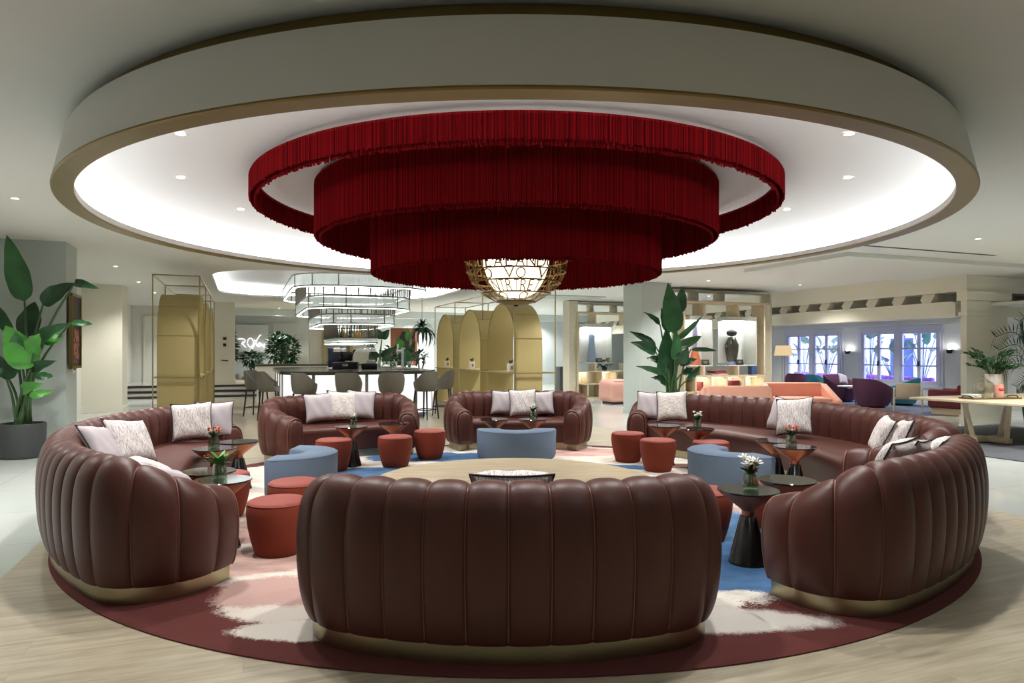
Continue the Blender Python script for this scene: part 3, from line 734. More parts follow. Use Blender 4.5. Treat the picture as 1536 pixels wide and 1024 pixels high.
for (z1, z0), (txt, pitch, i0, a0) in zip(bands, rowtxt):
    mb = MB(); rear = MB(); n = int(round(360 / pitch)); pitch = 360 / n
    for k in range(n):
        c = txt[(i0 + k) % len(txt)]
        if c == ' ': continue
        if c not in CACHE: CACHE[c] = letter(c)
        vs, fs = CACHE[c]
        if not vs: continue
        x0, x1 = min(v[0] for v in vs), max(v[0] for v in vs); y0, y1 = min(v[1] for v in vs), max(v[1] for v in vs)
        out = []; wd = pitch * (.86 if c not in 'LEFTI' else .62)
        for sft in (0, -.008):
            for v in vs:
                an = R_(a0 + k * pitch + ((v[0] - x0) / max(1e-3, x1 - x0) - .5) * wd); z = z0 + (v[1] - y0) / (y1 - y0) * (z1 - z0)
                r = gr(z) + sft; out.append((r * sin(an), -r * cos(an), z))
        m_ = len(vs); ad = ((a0 + k * pitch + 180) % 360) - 180; tgt = MB() if abs(ad) < 130 else rear
        tgt.add(out, [tuple(f) for f in fs] + [tuple(reversed([i + m_ for i in f])) for f in fs])
        if tgt is not rear: tgt.build('letter', LETTER, gl, ang=20, recalc=False)
    o_ = rear.build('rear_lettering', LETTER, gl, ang=20, recalc=False); o_['kind'] = 'stuff'
for z in (-.006, -.112, -.217, -.323, -.40):
    r = gr(z); MB().lathe([(r - .006, z - .006), (r + .004, z - .006), (r + .004, z + .006), (r - .006, z + .006), (r - .006, z - .006)], 72).build('hoop', LETTER, gl)
MB().lathe([(.001, -.432), (.12, -.428), (.175, -.402), (.18, -.40), (.001, -.40)], 48).build('bottom_plate', DKBRASS, gl)
MB().lathe([(.001, -.445), (.02, -.445), (.02, -.43), (.001, -.43)], 16).build('finial', BLACK, gl)
MB().lathe([(.001, -.36), (.10, -.355), (.19, -.31), (.27, -.20), (.32, -.05), (.33, .2), (.001, .2)], 40).build('diffuser', LANT, gl)
MB().tube([(0, 0, .2), (0, 0, .656)], .02, 8).build('stem', GOLDF, gl)

# ================================================================ bar and its hanging light
BU, BV = 16.9, 2.38
bar = thing('island_bar', 'long island bar with glowing white front panels and dark counter', 'bar', uv(BU, BV, 0), RZB)
# local x = V direction, local y = U direction
out = rrect(1.60, 2.55, .95, 8)
MB().prism(rrect(1.68, 2.63, 1.0, 10), .95, 1.02).build('counter_top', plain('dark_stone', S(72, 68, 58), .18), bar, ang=30)
MB().prism(rrect(1.46, 2.41, .85, 10), .0, .12).build('toe_kick', plain('blue_grey_kick', S(88, 92, 120), .5), bar, ang=30)
n = len(out); seglen = [sqrt((out[i][0] - out[(i + 1) % n][0]) ** 2 + (out[i][1] - out[(i + 1) % n][1]) ** 2) for i in range(n)]
tot = sum(seglen)
def along(s):
    s %= tot; i = 0
    while s > seglen[i]: s -= seglen[i]; i += 1
    a, b = out[i], out[(i + 1) % n]; t = s / seglen[i]; return (a[0] + (b[0] - a[0]) * t, a[1] + (b[1] - a[1]) * t)
NPAN = 14
for k in range(NPAN):
    s0, s1 = tot * k / NPAN + .02, tot * (k + 1) / NPAN - .02
    P = [along(s0 + (s1 - s0) * j / 8) for j in range(9)]
    MB().grid([[(p[0], p[1], .12) for p in P], [(p[0], p[1], .95) for p in P]]).build('light_panel', PANEL, bar)
    p = along(tot * k / NPAN); MB().box((p[0] * 1.0, p[1] * 1.0, .535), (.06, .06, .83)).build('divider', plain('bar_divider', S(140, 138, 126), .4) if k == 0 else bpy.data.materials['bar_divider'], bar)
def bxy(vx, uy, z): p = uv(BU + uy, BV + vx); return (p[0], p[1], z)
# back counter across the bar
bc = thing('back_counter', 'dark topped counter at the rear of the bar', 'counter', uv(20.6, 2.0, 0), RZB)
MB().rbox((0, 0, 1.05), (3.4, .5, .06), .01).build('top', bpy.data.materials['dark_stone'], bc)
MB().box((0, 0, .51), (3.3, .4, 1.02)).build('body', CREAM, bc)
# hanging light
hl = thing('glass_tier_chandelier', 'tiered chandelier of fluted glass bands and brass rails above the bar', 'chandelier', uv(BU, BV, 0), RZB)
TIERS = [(1.43, 2.62, .85, 2.77, 3.02), (1.13, 2.26, .75, 2.36, 2.60), (.83, 1.9, .6, 2.035, 2.24)]
for i, (hx, hy, r, z0, z1) in enumerate(TIERS):
    P = rrect(hx, hy, r, 10)
    gb = MB().grid([[(p[0], p[1], z) for p in P] for z in (z0 + .015, z1)], True).build('glass_band', FLUTE, hl)
    for z in (z0, z1):
        MB().tube([(p[0], p[1], z) for p in P], .014, 6, True).build('rail', RAIL, gb)
    Q = rrect(hx - .03, hy - .03, r, 10)
    MB().tube([(p[0], p[1], z0 - .012) for p in Q], .012, 6, True).build('light_strip', LEDS, gb)
    for k in range(0, len(P), 4):
        MB().box((P[k][0], P[k][1], (z0 + z1) / 2), (.022, .022, z1 - z0)).build('post', RAIL, gb)
    if i < 2:
        hx2, hy2, r2 = TIERS[i + 1][:3]; zt = TIERS[i + 1][4]; ztop = z1
    else: hx2, hy2, r2, zt, ztop = .46, 1.5, .3, 1.74, z1
    Q = rrect(hx2, hy2, r2, 10)
    L_ = []
    for k in range(len(Q)):
        a, b = Q[k], Q[(k + 1) % len(Q)]; d = sqrt((a[0] - b[0]) ** 2 + (a[1] - b[1]) ** 2)
        m_ = max(1, int(d / .21))
        if d > .12:
            for j in range(m_): L_.append((a[0] + (b[0] - a[0]) * j / m_, a[1] + (b[1] - a[1]) * j / m_))
        elif k % 2 == 0: L_.append(a)
    src = MB().box((0, 0, 0), (.024, .024, ztop - zt)).build('hanger_rod', RAIL, gb); src.location = (L_[0][0], L_[0][1], (zt + ztop) / 2)
    for p in L_[1:]:
        c = src.copy(); C.objects.link(c); c.parent = gb; c.location = (p[0], p[1], (zt + ztop) / 2)
P = rrect(.46, 1.5, .3, 8)
tr = MB().prism(P, 1.655, 1.675).build('bottle_tray', CLEAR, hl)
MB().grid([[(p[0], p[1], z) for p in P] for z in (1.63, 1.735)], True).build('tray_band', FLUTE, tr)
for z in (1.63, 1.735): MB().tube([(p[0], p[1], z) for p in P], .012, 6, True).build('rail', RAIL, tr)
MB().tube([(p[0] * .94, p[1] * .97, 1.62) for p in P], .010, 6, True).build('light_strip', LEDS, tr)
# bottles on the tray and glasses hung below it
def bottle(m, label, loc, s=1.0):
    o = thing('bottle', label, 'bottle', loc, 0, 'bottles on the tray hung over the bar'); o.scale = (s,) * 3
    MB().lathe([(.001, 0), (.036, 0), (.038, .01), (.038, .15), (.014, .20), (.013, .255)], 14).build('glass', m, o)
    MB().lathe([(.014, .255), (.015, .29), (.001, .29)], 10).build('cap', BLACK, o); return o
B_AMB = plain('amber_spirit', S(176, 122, 38), .12); B_DK = plain('dark_bottle', S(30, 32, 28), .12); B_CL = GREENGL
bs = [bottle(B_DK, 'small dark bottle on the tray hung over the bar', bxy(-.34, -1.25, 1.677)), bottle(B_CL, 'small clear bottle on the tray hung over the bar', bxy(-.22, -1.36, 1.677), .95), bottle(B_AMB, 'small amber bottle on the tray hung over the bar', bxy(-.02, -1.37, 1.677))]
for k in range(15):
    x = -.38 + .055 * k if k < 8 else -.37; y = -1.18 + .05 * (k % 3) if k < 8 else -1.1 + (k - 8) * .3
    s = bs[(k * 2) % 3 if k % 4 else 1]
    dup(s, bxy(x + .06 * (k < 8), y, 1.677), 0, s['label'])
def glassware(label, loc, up=False, grp='glasses hung under the bottle tray'):
    o = thing('wine_glass', label, 'glass', loc, 0, grp)
    pr = [(.03, 0), (.03, .004), (.004, .008), (.004, .075), (.03, .10), (.04, .13), (.034, .18)]
    MB().lathe([(r, z if up else -z) for r, z in pr], 14).build('bowl', GLW, o); return o
GLW = glass('bright_glass', (.96, .98, .98), .9, .08)
g0 = None
for k in range(30):
    x = (-.38, -.27, .16, .27, .38)[k % 5]; y = -1.32 + .2 * (k // 5); lab = 'upturned wine glass hanging under the tray above the bar'
    if g0 is None: g0 = glassware(lab, bxy(x, y, 1.60))
    else: dup(g0, bxy(x, y, 1.60), 0, lab)
rk = thing('glass_rack', 'brass rack holding upturned glasses under the bottle tray', 'rack', uv(BU, BV, 0), RZB)
for k in range(4): MB().box(((-.38, -.27, .16, .27)[k], -.85, 1.607), (.012, 1.2, .012)).build('rail', GOLDF, rk)
for k in range(2): MB().box((0.0, -1.3 + .6 * k, 1.614), (.88, .012, .012)).build('crossbar', GOLDF, rk)
# machines on the bar
cm = thing('coffee_machine', 'black coffee machine with lever arms on the bar counter', 'machine', (*pp(519, 15.8), 1.02), R_(8))
MB().rbox((0, 0, .09), (.56, .40, .16), .02).build('base', BLACK, cm); MB().rbox((0, .05, .30), (.30, .25, .20), .03).build('boiler', BLACKG, cm)
MB().tube([(-.05, -.05, .2), (-.12, -.12, .45), (-.10, -.12, .52)], .02, 8).build('lever', BLACKG, cm); MB().tube([(.1, -.05, .2), (.18, -.12, .42), (.22, -.12, .45)], .02, 8).build('lever', BLACKG, cm)
MB().box((0, -.205, .1), (.12, .01, .05)).build('badge', STEEL, cm)
pc = thing('till_screen', 'dark blue till screen standing on the bar', 'screen', (*pp(505, 16.4), 1.02), R_(10))
MB().rbox((0, 0, .27), (.40, .06, .46), .02).build('screen', plain('navy_screen', S(34, 40, 60), .2), pc); MB().box((0, .05, .03), (.2, .2, .06)).build('stand', BLACK, pc)
pr = thing('receipt_printer', 'black receipt printer with white paper on the bar', 'printer', (*pp(554, 16.0), 1.02), R_(15))
MB().rbox((0, 0, .07), (.36, .25, .13), .03).build('body', BLACK, pr); MB().box((.03, -.08, .16), (.2, .015, .12), 0, .5).build('paper', WHITE, pr)
bt = thing('beer_tap', 'white T shaped beer tap column with a teal stripe on the bar', 'tap', (*pp(605, 15.9), 1.02), 0)
MB().tube([(0, 0, 0), (0, 0, .50)], .045, 14).build('column', WHITE, bt); MB().tube([(-.16, 0, .42), (.02, 0, .42)], .035, 12).build('arm', WHITE, bt)
MB().tube([(-.13, -.02, .34), (-.13, -.02, .58)], .018, 10).build('handle', WHITE, bt); MB().box((.035, -.03, .27), (.03, .04, .4)).build('stripe', plain('teal_stripe', S(40, 140, 130), .4), bt)
MB().rbox((0, 0, .02), (.36, .2, .04), .01).build('drip_tray', STEEL, bt)
gb0 = None
for k, px in enumerate((577, 583, 589, 594, 612, 617)):
    lab = 'clear glass standing on the bar by the beer tap'
    if gb0 is None: gb0 = glassware(lab, (*pp(px, 16.3), 1.021), True, 'glasses standing on the bar')
    else: dup(gb0, (*pp(px, 16.3 + .1 * (k % 2)), 1.021), 0, lab, 'glasses standing on the bar')
# bar stools
def make_stool(label):
    root = thing('bar_stool', label, 'bar stool'); rows = []
    N = 24
    for z_, ro in ((.60, .20), (.64, .235), (.72, .255), (.82, .265)):
        rows.append((z_, ro))
    prof = []
    for i in range(N + 1):
        a = -R_(122) + 2 * R_(122) * i / N; top = .80 + .21 * smooth((R_(118) - abs(a)) / R_(70)) if abs(a) < R_(118) else .79
        cs = []
        for t, ro in ((0, .205), (.15, .24), (.5, .258), (.9, .268), (1, .262)): cs.append((ro * sin(a), -ro * cos(a), .60 + (top - .60) * t))
        for t, ro in ((1.0, .235), (.9, .222), (.4, .215)): cs.append((ro * sin(a), -ro * cos(a), .60 + (top - .60) * t))
        prof.append(cs)
    mb = MB().grid(prof, True); mb.add(prof[0], [tuple(range(8))]); mb.add(prof[-1], [tuple(range(8))])
    mb.build('backrest', STOOLF, root, ang=60)
    MB().lathe([(.001, .59), (.2, .59), (.215, .61), (.225, .67), (.215, .70), (.001, .705)], 28).build('seat', STOOLF, root, ang=50)
    for sx in (-1, 1):
        for sy in (-1, 1): MB().tube([(sx * .15, sy * .15, .60), (sx * .20, sy * .20, 0)], [.02, .014], 6).build('leg', LEGD, root)
    for (x0, y0, x1, y1) in ((-1, -1, 1, -1), (1, -1, 1, 1), (1, 1, -1, 1), (-1, 1, -1, -1)):
        MB().tube([(x0 * .185, y0 * .185, .2), (x1 * .185, y1 * .185, .2)], .010, 6).build('footrest', LEGD, root)
    return root
st = None
for (px, Y, face, lab) in ((385, 15.25, -10, 'taupe bar stool farthest along the left side of the bar'), (404, 14.4, 10, 'taupe bar stool second from the left, at the bar corner'),
    (457, 13.55, 50, 'taupe bar stool third from the left at the bar front'), (523, 13.65, 82, 'taupe bar stool at the middle of the bar front, back straight to us'),
    (587, 13.8, 104, 'taupe bar stool fifth from the left at the bar front'), (638, 14.55, 150, 'taupe bar stool at the right corner of the bar'), (664, 15.5, 178, 'taupe bar stool farthest right, before the gold arches')):
    st = make_stool(lab) if st is None else dup(st, (0, 0, 0), 0, lab, None)
    st.location = (at(px, Y), Y, 0); st.rotation_euler = (0, 0, R_(face - 90))

# ================================================================ gold arch cabinets
def arch_row(label, X, Y, depth_sign, dep, wid, pitch, apex, ends, shelf=.97, top=2.75):
    root = thing('gold_arch_cabinet', label, 'shelving', (X, Y), RZB)     # local x = V, local y = U
    r = wid / 2; sp = apex - r; x0, x1 = (0, dep) if depth_sign > 0 else (-dep, 0)
    for k in range(3):
        y0 = k * pitch; yc = y0 + r; arc = [(y0, 0.0), (y0, sp)] + [(yc - r * cos(pi * j / 28), sp + r * sin(pi * j / 28)) for j in range(1, 28)] + [(y0 + wid, sp), (y0 + wid, 0)]
        inn = [(y0 + .03, 0.0), (y0 + .03, sp)] + [(yc - (r - .03) * cos(pi * j / 28), sp + (r - .03) * sin(pi * j / 28)) for j in range(1, 28)] + [(y0 + wid - .03, sp), (y0 + wid - .03, 0)]
        n = len(arc); mb = MB(); vs = [(x, p[0], p[1]) for x in (x0, x1) for p in arc] + [(x, p[0], p[1]) for x in (x0, x1) for p in inn]; fs = []
        for i in range(n - 1):
            fs += [(i, i + 1, n + i + 1, n + i), (2 * n + i, 3 * n + i, 3 * n + i + 1, 2 * n + i + 1), (i, 2 * n + i, 2 * n + i + 1, i + 1), (n + i, n + i + 1, 3 * n + i + 1, 3 * n + i)]
        fs += [(0, n, 3 * n, 2 * n), (n - 1, 3 * n - 1, 4 * n - 1, 2 * n - 1)]
        a = mb.add(vs, fs).build('arch', GOLD, root, ang=30)
        mb = MB()
        for z in (.0 + shelf, 1.70, 2.22):
            w = 0 if z < sp else r - sqrt(max(0, r * r - (z - sp) ** 2))
            mb.box(((x0 + x1) / 2, y0 + w - .002, z), (dep + .01, .008, .012)); mb.box(((x0 + x1) / 2, y0 + wid - w + .002, z), (dep + .01, .008, .012))
        mb.tube([(x0 if depth_sign > 0 else x1, p[0], p[1]) for p in arc], .014, 6); mb.build('edge_trim', GOLDF, a)
        MB().box(((x0 + x1) / 2, yc, shelf), (dep, wid - .06, .035)).build('shelf', GOLD, root)
    y1 = 2 * pitch + wid + ends; xa, xb = (x0 - .04, x1 + .28) if depth_sign > 0 else (x0 - .06, x1 + .02); w = .022; mb = MB()
    for x in (xa, xb):
        for z in (.02, shelf, top): mb.box((x, (y1 - ends) / 2 + 0, z), (w, y1 + ends, w))
        for y in (-ends, y1): mb.box((x, y, top / 2), (w, w, top))
        for k in (1, 2): mb.box((x, k * pitch - (pitch - wid) / 2, (top + apex - .3) / 2), (w, w, top - apex + .3))
    for y in (-ends, y1, pitch - (pitch - wid) / 2, 2 * pitch - (pitch - wid) / 2):
        mb.box(((xa + xb) / 2, y, top), (xb - xa, w, w))
        if y in (-ends, y1): mb.box(((xa + xb) / 2, y, shelf), (xb - xa, w, w)); mb.box(((xa + xb) / 2, y, .02), (xb - xa, w, w))
    mb.build('frame', GOLDF, root, recalc=False); return root
arch_row('row of three gold arched shelves in a thin frame to the right of the bar', .07, 14.44, 1, .62, 1.73, 2.28, 2.48, .05)
arch_row('row of three gold arched shelves seen nearly end on at the left', at(298, 12.15), 12.15, -1, .66, 1.73, 2.28, 2.48, .04)
for k, (t, lab) in enumerate(((1.30, 'little plant in a square white pot on the nearest gold arch shelf'), (3.50, 'little plant in a square white pot on the middle gold arch shelf'), (5.80, 'little plant in a square white pot on the farthest gold arch shelf'))):
    X, Y = .07 + U[0] * t + V[0] * .18, 14.44 + U[1] * t + V[1] * .18
    if k == 0: X, Y = at(766, 14.75), 14.75
    o = thing('potted_plant', lab, 'plant', (X, Y, .99), RZB)
    MB().rbox((0, 0, .09), (.13, .13, .18), .008).build('pot', POTW, o); MB().box((0, -.067, .09), (.05, .004, .08)).build('motif', plain('pot_motif', S(150, 110, 100), .6) if k == 0 else bpy.data.materials['pot_motif'], o)
    mb = MB(); random.seed(40 + k)
    for j in range(12):
        a = random.random() * 6.28; leafblade(mb, (0, 0, .17), (.11 * cos(a), .11 * sin(a), .20 + .1 * random.random()), .05, .15, .3, 5)
    mb.build('leaves', LEAFM, o)

# ================================================================ big plants
def big_leaf(root, base, tip, w, m, sag=.08, fold=.3, up=None, name='leaf', wave=.01):
    mb = MB(); leafblade(mb, base, tip, w, sag, fold, 14, up or (0, 0, 1), wave, .62); return mb.build(name, m, root, ang=80)
def strelitzia(label, loc, pot, stems, leaves, potmat=POTD, pot_r=.27, pot_h=.46, cat='plant'):
    root = thing('strelitzia_plant', label, cat, loc)
    MB().lathe([(.001, 0), (pot_r * .9, 0), (pot_r * .97, .02), (pot_r, pot_h - .02), (pot_r - .01, pot_h), (pot_r - .03, pot_h), (pot_r - .035, pot_h - .05), (.001, pot_h - .05)], 36).build('pot', potmat, root, ang=40)
    MB().lathe([(.001, 0), (pot_r - .03, 0)], 24, (0, 0, pot_h - .045)).build('soil', SOIL, root)
    for (b, t, w, m, sag, fold, up, s0) in leaves:
        mb = MB(); mid = ((s0[0] + b[0]) / 2 * .9, (s0[1] + b[1]) / 2, pot_h * .4 + b[2] * .6 if b[2] > pot_h else pot_h)
        mb.tube(catmull([(s0[0], s0[1], pot_h - .06), mid, b], 5), [.022 - .010 * i / 10 for i in range(11)], 7); mb.build('stalk', STEM, root)
        big_leaf(root, b, t, w, m, sag, fold, up)
    return root
def lp(px, py, Y, o, dy=0): return (at(px, Y + dy) - o[0], Y + dy - o[1], zat(py, Y + dy) - (o[2] if len(o) > 2 else 0))
def leaves_px(spec, Y, o, pot_c, scale_px):
    L = []
    for i, (b, t, w, m, sag, fold, dy) in enumerate(spec):
        B = lp(b[0], b[1], Y, o, dy); T = lp(t[0], t[1], Y, o, dy + (.18 if i % 2 else -.15)); a = i * 2.4
        L.append((B, T, w * Y / F, m, sag, fold, (0.25, -1, .15), (.09 * cos(a), .09 * sin(a))))
    return L
o = (at(34, 9.22), 9.22)
specL = [((37, 452), (10, 352), 34, LEAFM, -.04, .22, .05), ((64, 458), (112, 424), 26, LEAFD, .10, .5, -.05), ((112, 424), (149, 433), 13, LEAFD, .10, .4, -.05), ((42, 505), (52, 452), 34, LEAFD, .05, .25, .12), ((46, 552), (8, 488), 44, LEAFB, -.05, .2, -.25), ((18, 500), (-14, 448), 18, LEAFM, .05, .3, 0),
    ((56, 512), (106, 484), 20, LEAFM, .12, .35, -.1), ((106, 484), (139, 486), 10, LEAFM, .1, .3, -.1), ((50, 530), (60, 500), 26, LEAFB, .1, .2, -.3), ((66, 516), (95, 503), 16, LEAFB, .15, .3, -.2), ((50, 556), (85, 541), 18, LEAFD, .15, .3, -.15), ((52, 565), (80, 564), 12, LEAFM, .2, .3, -.1), ((34, 586), (66, 575), 18, LEAFB, .15, .3, -.25), ((44, 594), (80, 587), 12, LEAFB, .15, .3, -.2), ((8, 560), (-20, 520), 26, LEAFD, .1, .3, .1), ((10, 570), (22, 545), 26, LEAFD, .1, .3, -.1), ((30, 530), (24, 498), 22, LEAFM, .1, .3, -.2)]
strelitzia('tall banana leaved plant in a charcoal pot at the left edge', o, None, None, leaves_px(specL, 9.22, o, None, 1))
o = (at(1008, 13.4), 13.4)
specR = [((1012, 500), (1002, 424), 34, LEAFM, -.03, .2, -.1), ((1016, 470), (1024, 430), 20, LEAFD, .05, .3, .25), ((1000, 580), (1000, 490), 34, LEAFD, -.03, .25, 0), ((1003, 500), (992, 462), 20, LEAFD, .05, .3, .1), ((990, 486), (966, 468), 9, LEAFD, .1, .3, 0), ((984, 520), (944, 497), 12, LEAFD, .1, .4, .05), ((984, 528), (946, 513), 18, LEAFD, .12, .4, -.05), ((998, 545), (970, 537), 12, LEAFD, .2, .4, 0), ((994, 560), (954, 549), 10, LEAFD, .12, .3, -.1), ((1000, 570), (976, 566), 8, LEAFD, .1, .3, 0),
    ((1014, 510), (1054, 473), 9, LEAFM, .1, .3, 0), ((1012, 522), (1052, 504), 14, LEAFM, .15, .35, 0), ((1016, 545), (1032, 520), 20, LEAFD, .1, .3, -.1), ((1036, 524), (1075, 526), 7, LEAFD, .12, .3, -.05), ((1018, 545), (1046, 538), 12, LEAFD, .15, .35, 0), ((1030, 570), (1050, 548), 11, LEAFD, .1, .3, .05), ((1012, 540), (1014, 495), 18, LEAFM, .05, .2, -.2), ((1022, 560), (1040, 552), 10, LEAFD, .1, .3, 0)]
strelitzia('tall banana leaved plant behind the far end of the long right sofa', o, None, None, leaves_px(specR, 13.4, o, None, 1))
def cloud(root, m, c, r, n, lw, ll, seed, name='foliage', zbias=.3):
    rnd = random.Random(seed); mb = MB()
    for k in range(n):
        a, b = rnd.random() * 6.28, math.acos(rnd.uniform(-1, 1)); q = rnd.random() ** .4
        p = (c[0] + r[0] * q * sin(b) * cos(a), c[1] + r[1] * q * sin(b) * sin(a), c[2] + r[2] * q * cos(b))
        d = Vector((sin(b) * cos(a), sin(b) * sin(a), cos(b) * .5 + rnd.uniform(-.5, .3))).normalized() * ll * rnd.uniform(.7, 1.2)
        leafblade(mb, p, (p[0] + d.x, p[1] + d.y, p[2] + d.z), lw * rnd.uniform(.8, 1.2), .1, .3, 4, (rnd.uniform(-.3, .3), rnd.uniform(-.3, .3), 1))
    return mb.build(name, m, root, ang=80)
def tree(label, px, Y, z0, pw, top, bot, m, seed, pot=POTB, n=260, trunks=3, lw=.13, ll=.2, ph=.3, name='potted_tree'):
    root = thing(name, label, 'plant', (at(px, Y), Y, z0)); w = pw / 2 * Y / F; zt, zb = zat(top, Y) - z0, zat(bot, Y) - z0
    MB().lathe([(.001, 0), (.15, 0), (.2, ph * .6), (.17, ph), (.15, ph), (.15, ph - .03), (.001, ph - .03)], 20).build('pot', pot, root)
    for k in range(trunks):
        a = k * 2.1; MB().tube([(.05 * cos(a), .05 * sin(a), ph - .05), (.09 * cos(a), .09 * sin(a), (zb + ph) / 2), (.16 * cos(a), .12 * sin(a), zt - (zt - zb) * .3)], [.025, .022, .012], 6).build('trunk', TRUNK, root)
    cloud(root, m, (0, 0, (zt + zb) / 2), (w, w, (zt - zb) / 2), n, lw, ll, seed); return root
tree('dark leafed potted tree, left of the pair beside the glowing sign', 416, 24.3, .42, 27, 500, 548, LEAFD, 3)
tree('dark leafed potted tree, right of the pair beside the glowing sign', 433, 25.7, .42, 27, 503, 546, LEAFD, 4)
tree('dark leafed potted tree half hidden by the white pillar', 345, 24.6, .42, 18, 500, 542, LEAFD, 5)
tree('low spreading plant in a brown pot below the glowing sign', 378, 25.2, .42, 28, 528, 548, LEAFD, 6, n=150, ph=.34, name='potted_plant')
hp = thing('hanging_fern', 'trailing fern hanging high beside the gold arches', 'plant', (at(633, 19.2), 19.2, 1.95))
MB().lathe([(.001, .0), (.12, .02), (.16, .14), (.15, .14), (.001, .12)], 18).build('pot', POTD, hp); MB().tube([(0, 0, .1), (0, 0, 1.05)], .006, 5).build('cord', BLACK, hp)
mb = MB(); rnd = random.Random(9)
for k in range(110):
    a = rnd.random() * 6.28; r = rnd.uniform(.15, .34); z = rnd.uniform(-.55, .30) if k % 3 else rnd.uniform(.1, .42)
    leafblade(mb, (.05 * cos(a), .05 * sin(a), .16), (r * cos(a), r * sin(a), z), .05, .35, .3, 6)
mb.build('fronds', LEAFD, hp)
def strel_simple(label, px, Y, z0, spec, seed, potmat=POTD):
    o = (at(px, Y), Y, z0); L = []
    for i, (b, t, w, m) in enumerate(spec):
        B = lp(b[0], b[1], Y, o, .1 * (i % 3)); T = lp(t[0], t[1], Y, o, .1 * (i % 3)); L.append((B, T, w * Y / F, m, .05, .25, (.2, -1, .1), (.06 * cos(i * 2.2), .06 * sin(i * 2.2))))
    return strelitzia(label, o, None, None, L, potmat, .2, .35)
strel_simple('large leaved plant at the left of the greenery behind the bar', 566, 21.2, 0, [((573, 508), (563, 492), 12, LEAFD), ((573, 508), (584, 494), 12, LEAFD), ((556, 520), (556, 494), 10, LEAFM), ((560, 530), (552, 512), 11, LEAFD), ((566, 538), (556, 524), 12, LEAFD), ((572, 535), (592, 520), 11, LEAFD), ((562, 545), (554, 530), 12, LEAFD), ((575, 545), (585, 530), 12, LEAFM)], 1)
strel_simple('bright banana leaved plant behind the beer tap', 612, 21.6, 0, [((613, 512), (611, 491), 9, LEAFB), ((604, 522), (595, 506), 13, LEAFB), ((616, 530), (622, 510), 9, LEAFM), ((612, 545), (612, 524), 16, LEAFM), ((618, 540), (630, 526), 12, LEAFM), ((606, 540), (597, 524), 12, LEAFM)], 2)
tree('bushy green plant in the middle of the greenery behind the bar', 588, 22.9, 0, 34, 519, 547, LEAFM, 8, n=170, trunks=2, lw=.1, ll=.16, name='potted_plant')
tree('dark plant in a deep blue pot behind the bar, left of the gold arches', 630, 21.0, 0, 20, 524, 545, LEAFD, 11, plain('cobalt_pot', S(40, 60, 130), .4), 60, 2, .1, .16, .9, 'potted_plant')

# ================================================================ back wall sign and pictures
sg = thing('neon_sign', 'handwritten white neon word on a pale panel beyond the bar', 'sign', (at(378, 26.0), 26.0, 0), RZB)
MB().box((0, .0, (zat(528, 26) + zat(487, 26)) / 2), (1.15, .04, zat(487, 26) - zat(528, 26))).build('panel', plain('sign_panel', S(236, 240, 242), .5), sg)
def npx(x, y):   # from a close view of the sign, 7.317 px per photo pixel, left 340 top 460
    return ((x / 7.317 + 340 - 378) * 26.0 / F, -.045, zat(460 + y / 7.317, 26.0))
strokes = [[(132, 357), (165, 352), (195, 356), (208, 372), (200, 390), (178, 400), (170, 412)], [(178, 400), (192, 420), (214, 445)], [(170, 412), (186, 384)],
    [(262 + 30 * cos(t / 14 * 2 * pi), 392 + 48 * sin(t / 14 * 2 * pi)) for t in range(15)],
    [(262, 470), (290, 440), (330, 360), (362, 310), (372, 312)], [(300, 360), (316, 390), (330, 430), (342, 436)],
    [(355 + 14 * cos(t / 10 * 2 * pi), 415 + 20 * sin(t / 10 * 2 * pi)) for t in range(11)], [(376, 400), (384, 428), (398, 428), (408, 402), (404, 430), (398, 450)]]
mb = MB()
for s_ in strokes: mb.tube([npx(*p) for p in catmull(s_, 3)], .007, 6)
mb.build('neon_tube', NEON, sg)
def framed(label, u, v, w, h, z, fm, am, rz, blot=None, name='framed_picture'):
    o = thing(name, label, 'picture', uv(u, v, z), rz)        # local front is -Y
    mb = MB()
    for s_ in (-1, 1): mb.box((s_ * (w / 2 - .02), 0, 0), (.04, .05, h)); mb.box((0, 0, s_ * (h / 2 - .02)), (w, .05, .04))
    mb.build('frame', fm, o); MB().box((0, .005, 0), (w - .06, .03, h - .06)).build('canvas', am, o)
    if blot:
        mb = MB()
        rnd = random.Random(5)
        for k in range(26): mb.ball((rnd.uniform(-.2, .2) * w, -.012, rnd.uniform(-.42, .02) * h), rnd.uniform(.02, .06), 1, .15, 1, 8, 5)
        mb.build('blossoms', blot, o)
    return o
framed('dark flower painting in a gilt frame on the side of the grey column at left', 11.9, -2.33, .62, 1.10, 1.72, DKBRASS, ARTD, RZB + pi / 2, plain('art_blossom', S(190, 120, 110), .6))
framed('pale gilt framed picture beyond the grey column at left', 15.2, -3.46, 1.0, 1.5, 1.9, BRONZE, plain('pale_canvas', S(206, 200, 178), .6), RZB + pi / 2)
framed('thin black framed picture low beyond the grey column at left', 13.4, -3.46, .9, .8, 1.0, BLACK, WHITE, RZB + pi / 2)
sw = thing('switch_plate', 'small black touch switch on the side of the grey column at left', 'switch', uv(12.0, -2.37, 1.2), RZB + pi / 2)
MB().rbox((0, 0, 0), (.14, .02, .2), .006).build('plate', WHITE, sw); MB().box((0, -.012, .01), (.09, .008, .14)).build('screen', BLACKG, sw)
el = thing('emergency_light', 'small white emergency light box on the far left wall', 'light', uv(22.4, -3.42, 2.35), RZB + pi / 2); MB().rbox((0, 0, 0), (.3, .1, .12), .01).build('box', WHITE, el)
kp = thing('door_buzzer', 'black buttons and handle fixed to the white pillar on the landing', 'switch', uv(23.58, -.55, 0), RZB)
for z in (1.85, 1.65): MB().box((.0, 0, z), (.09, .03, .09)).build('button', BLACK, kp)
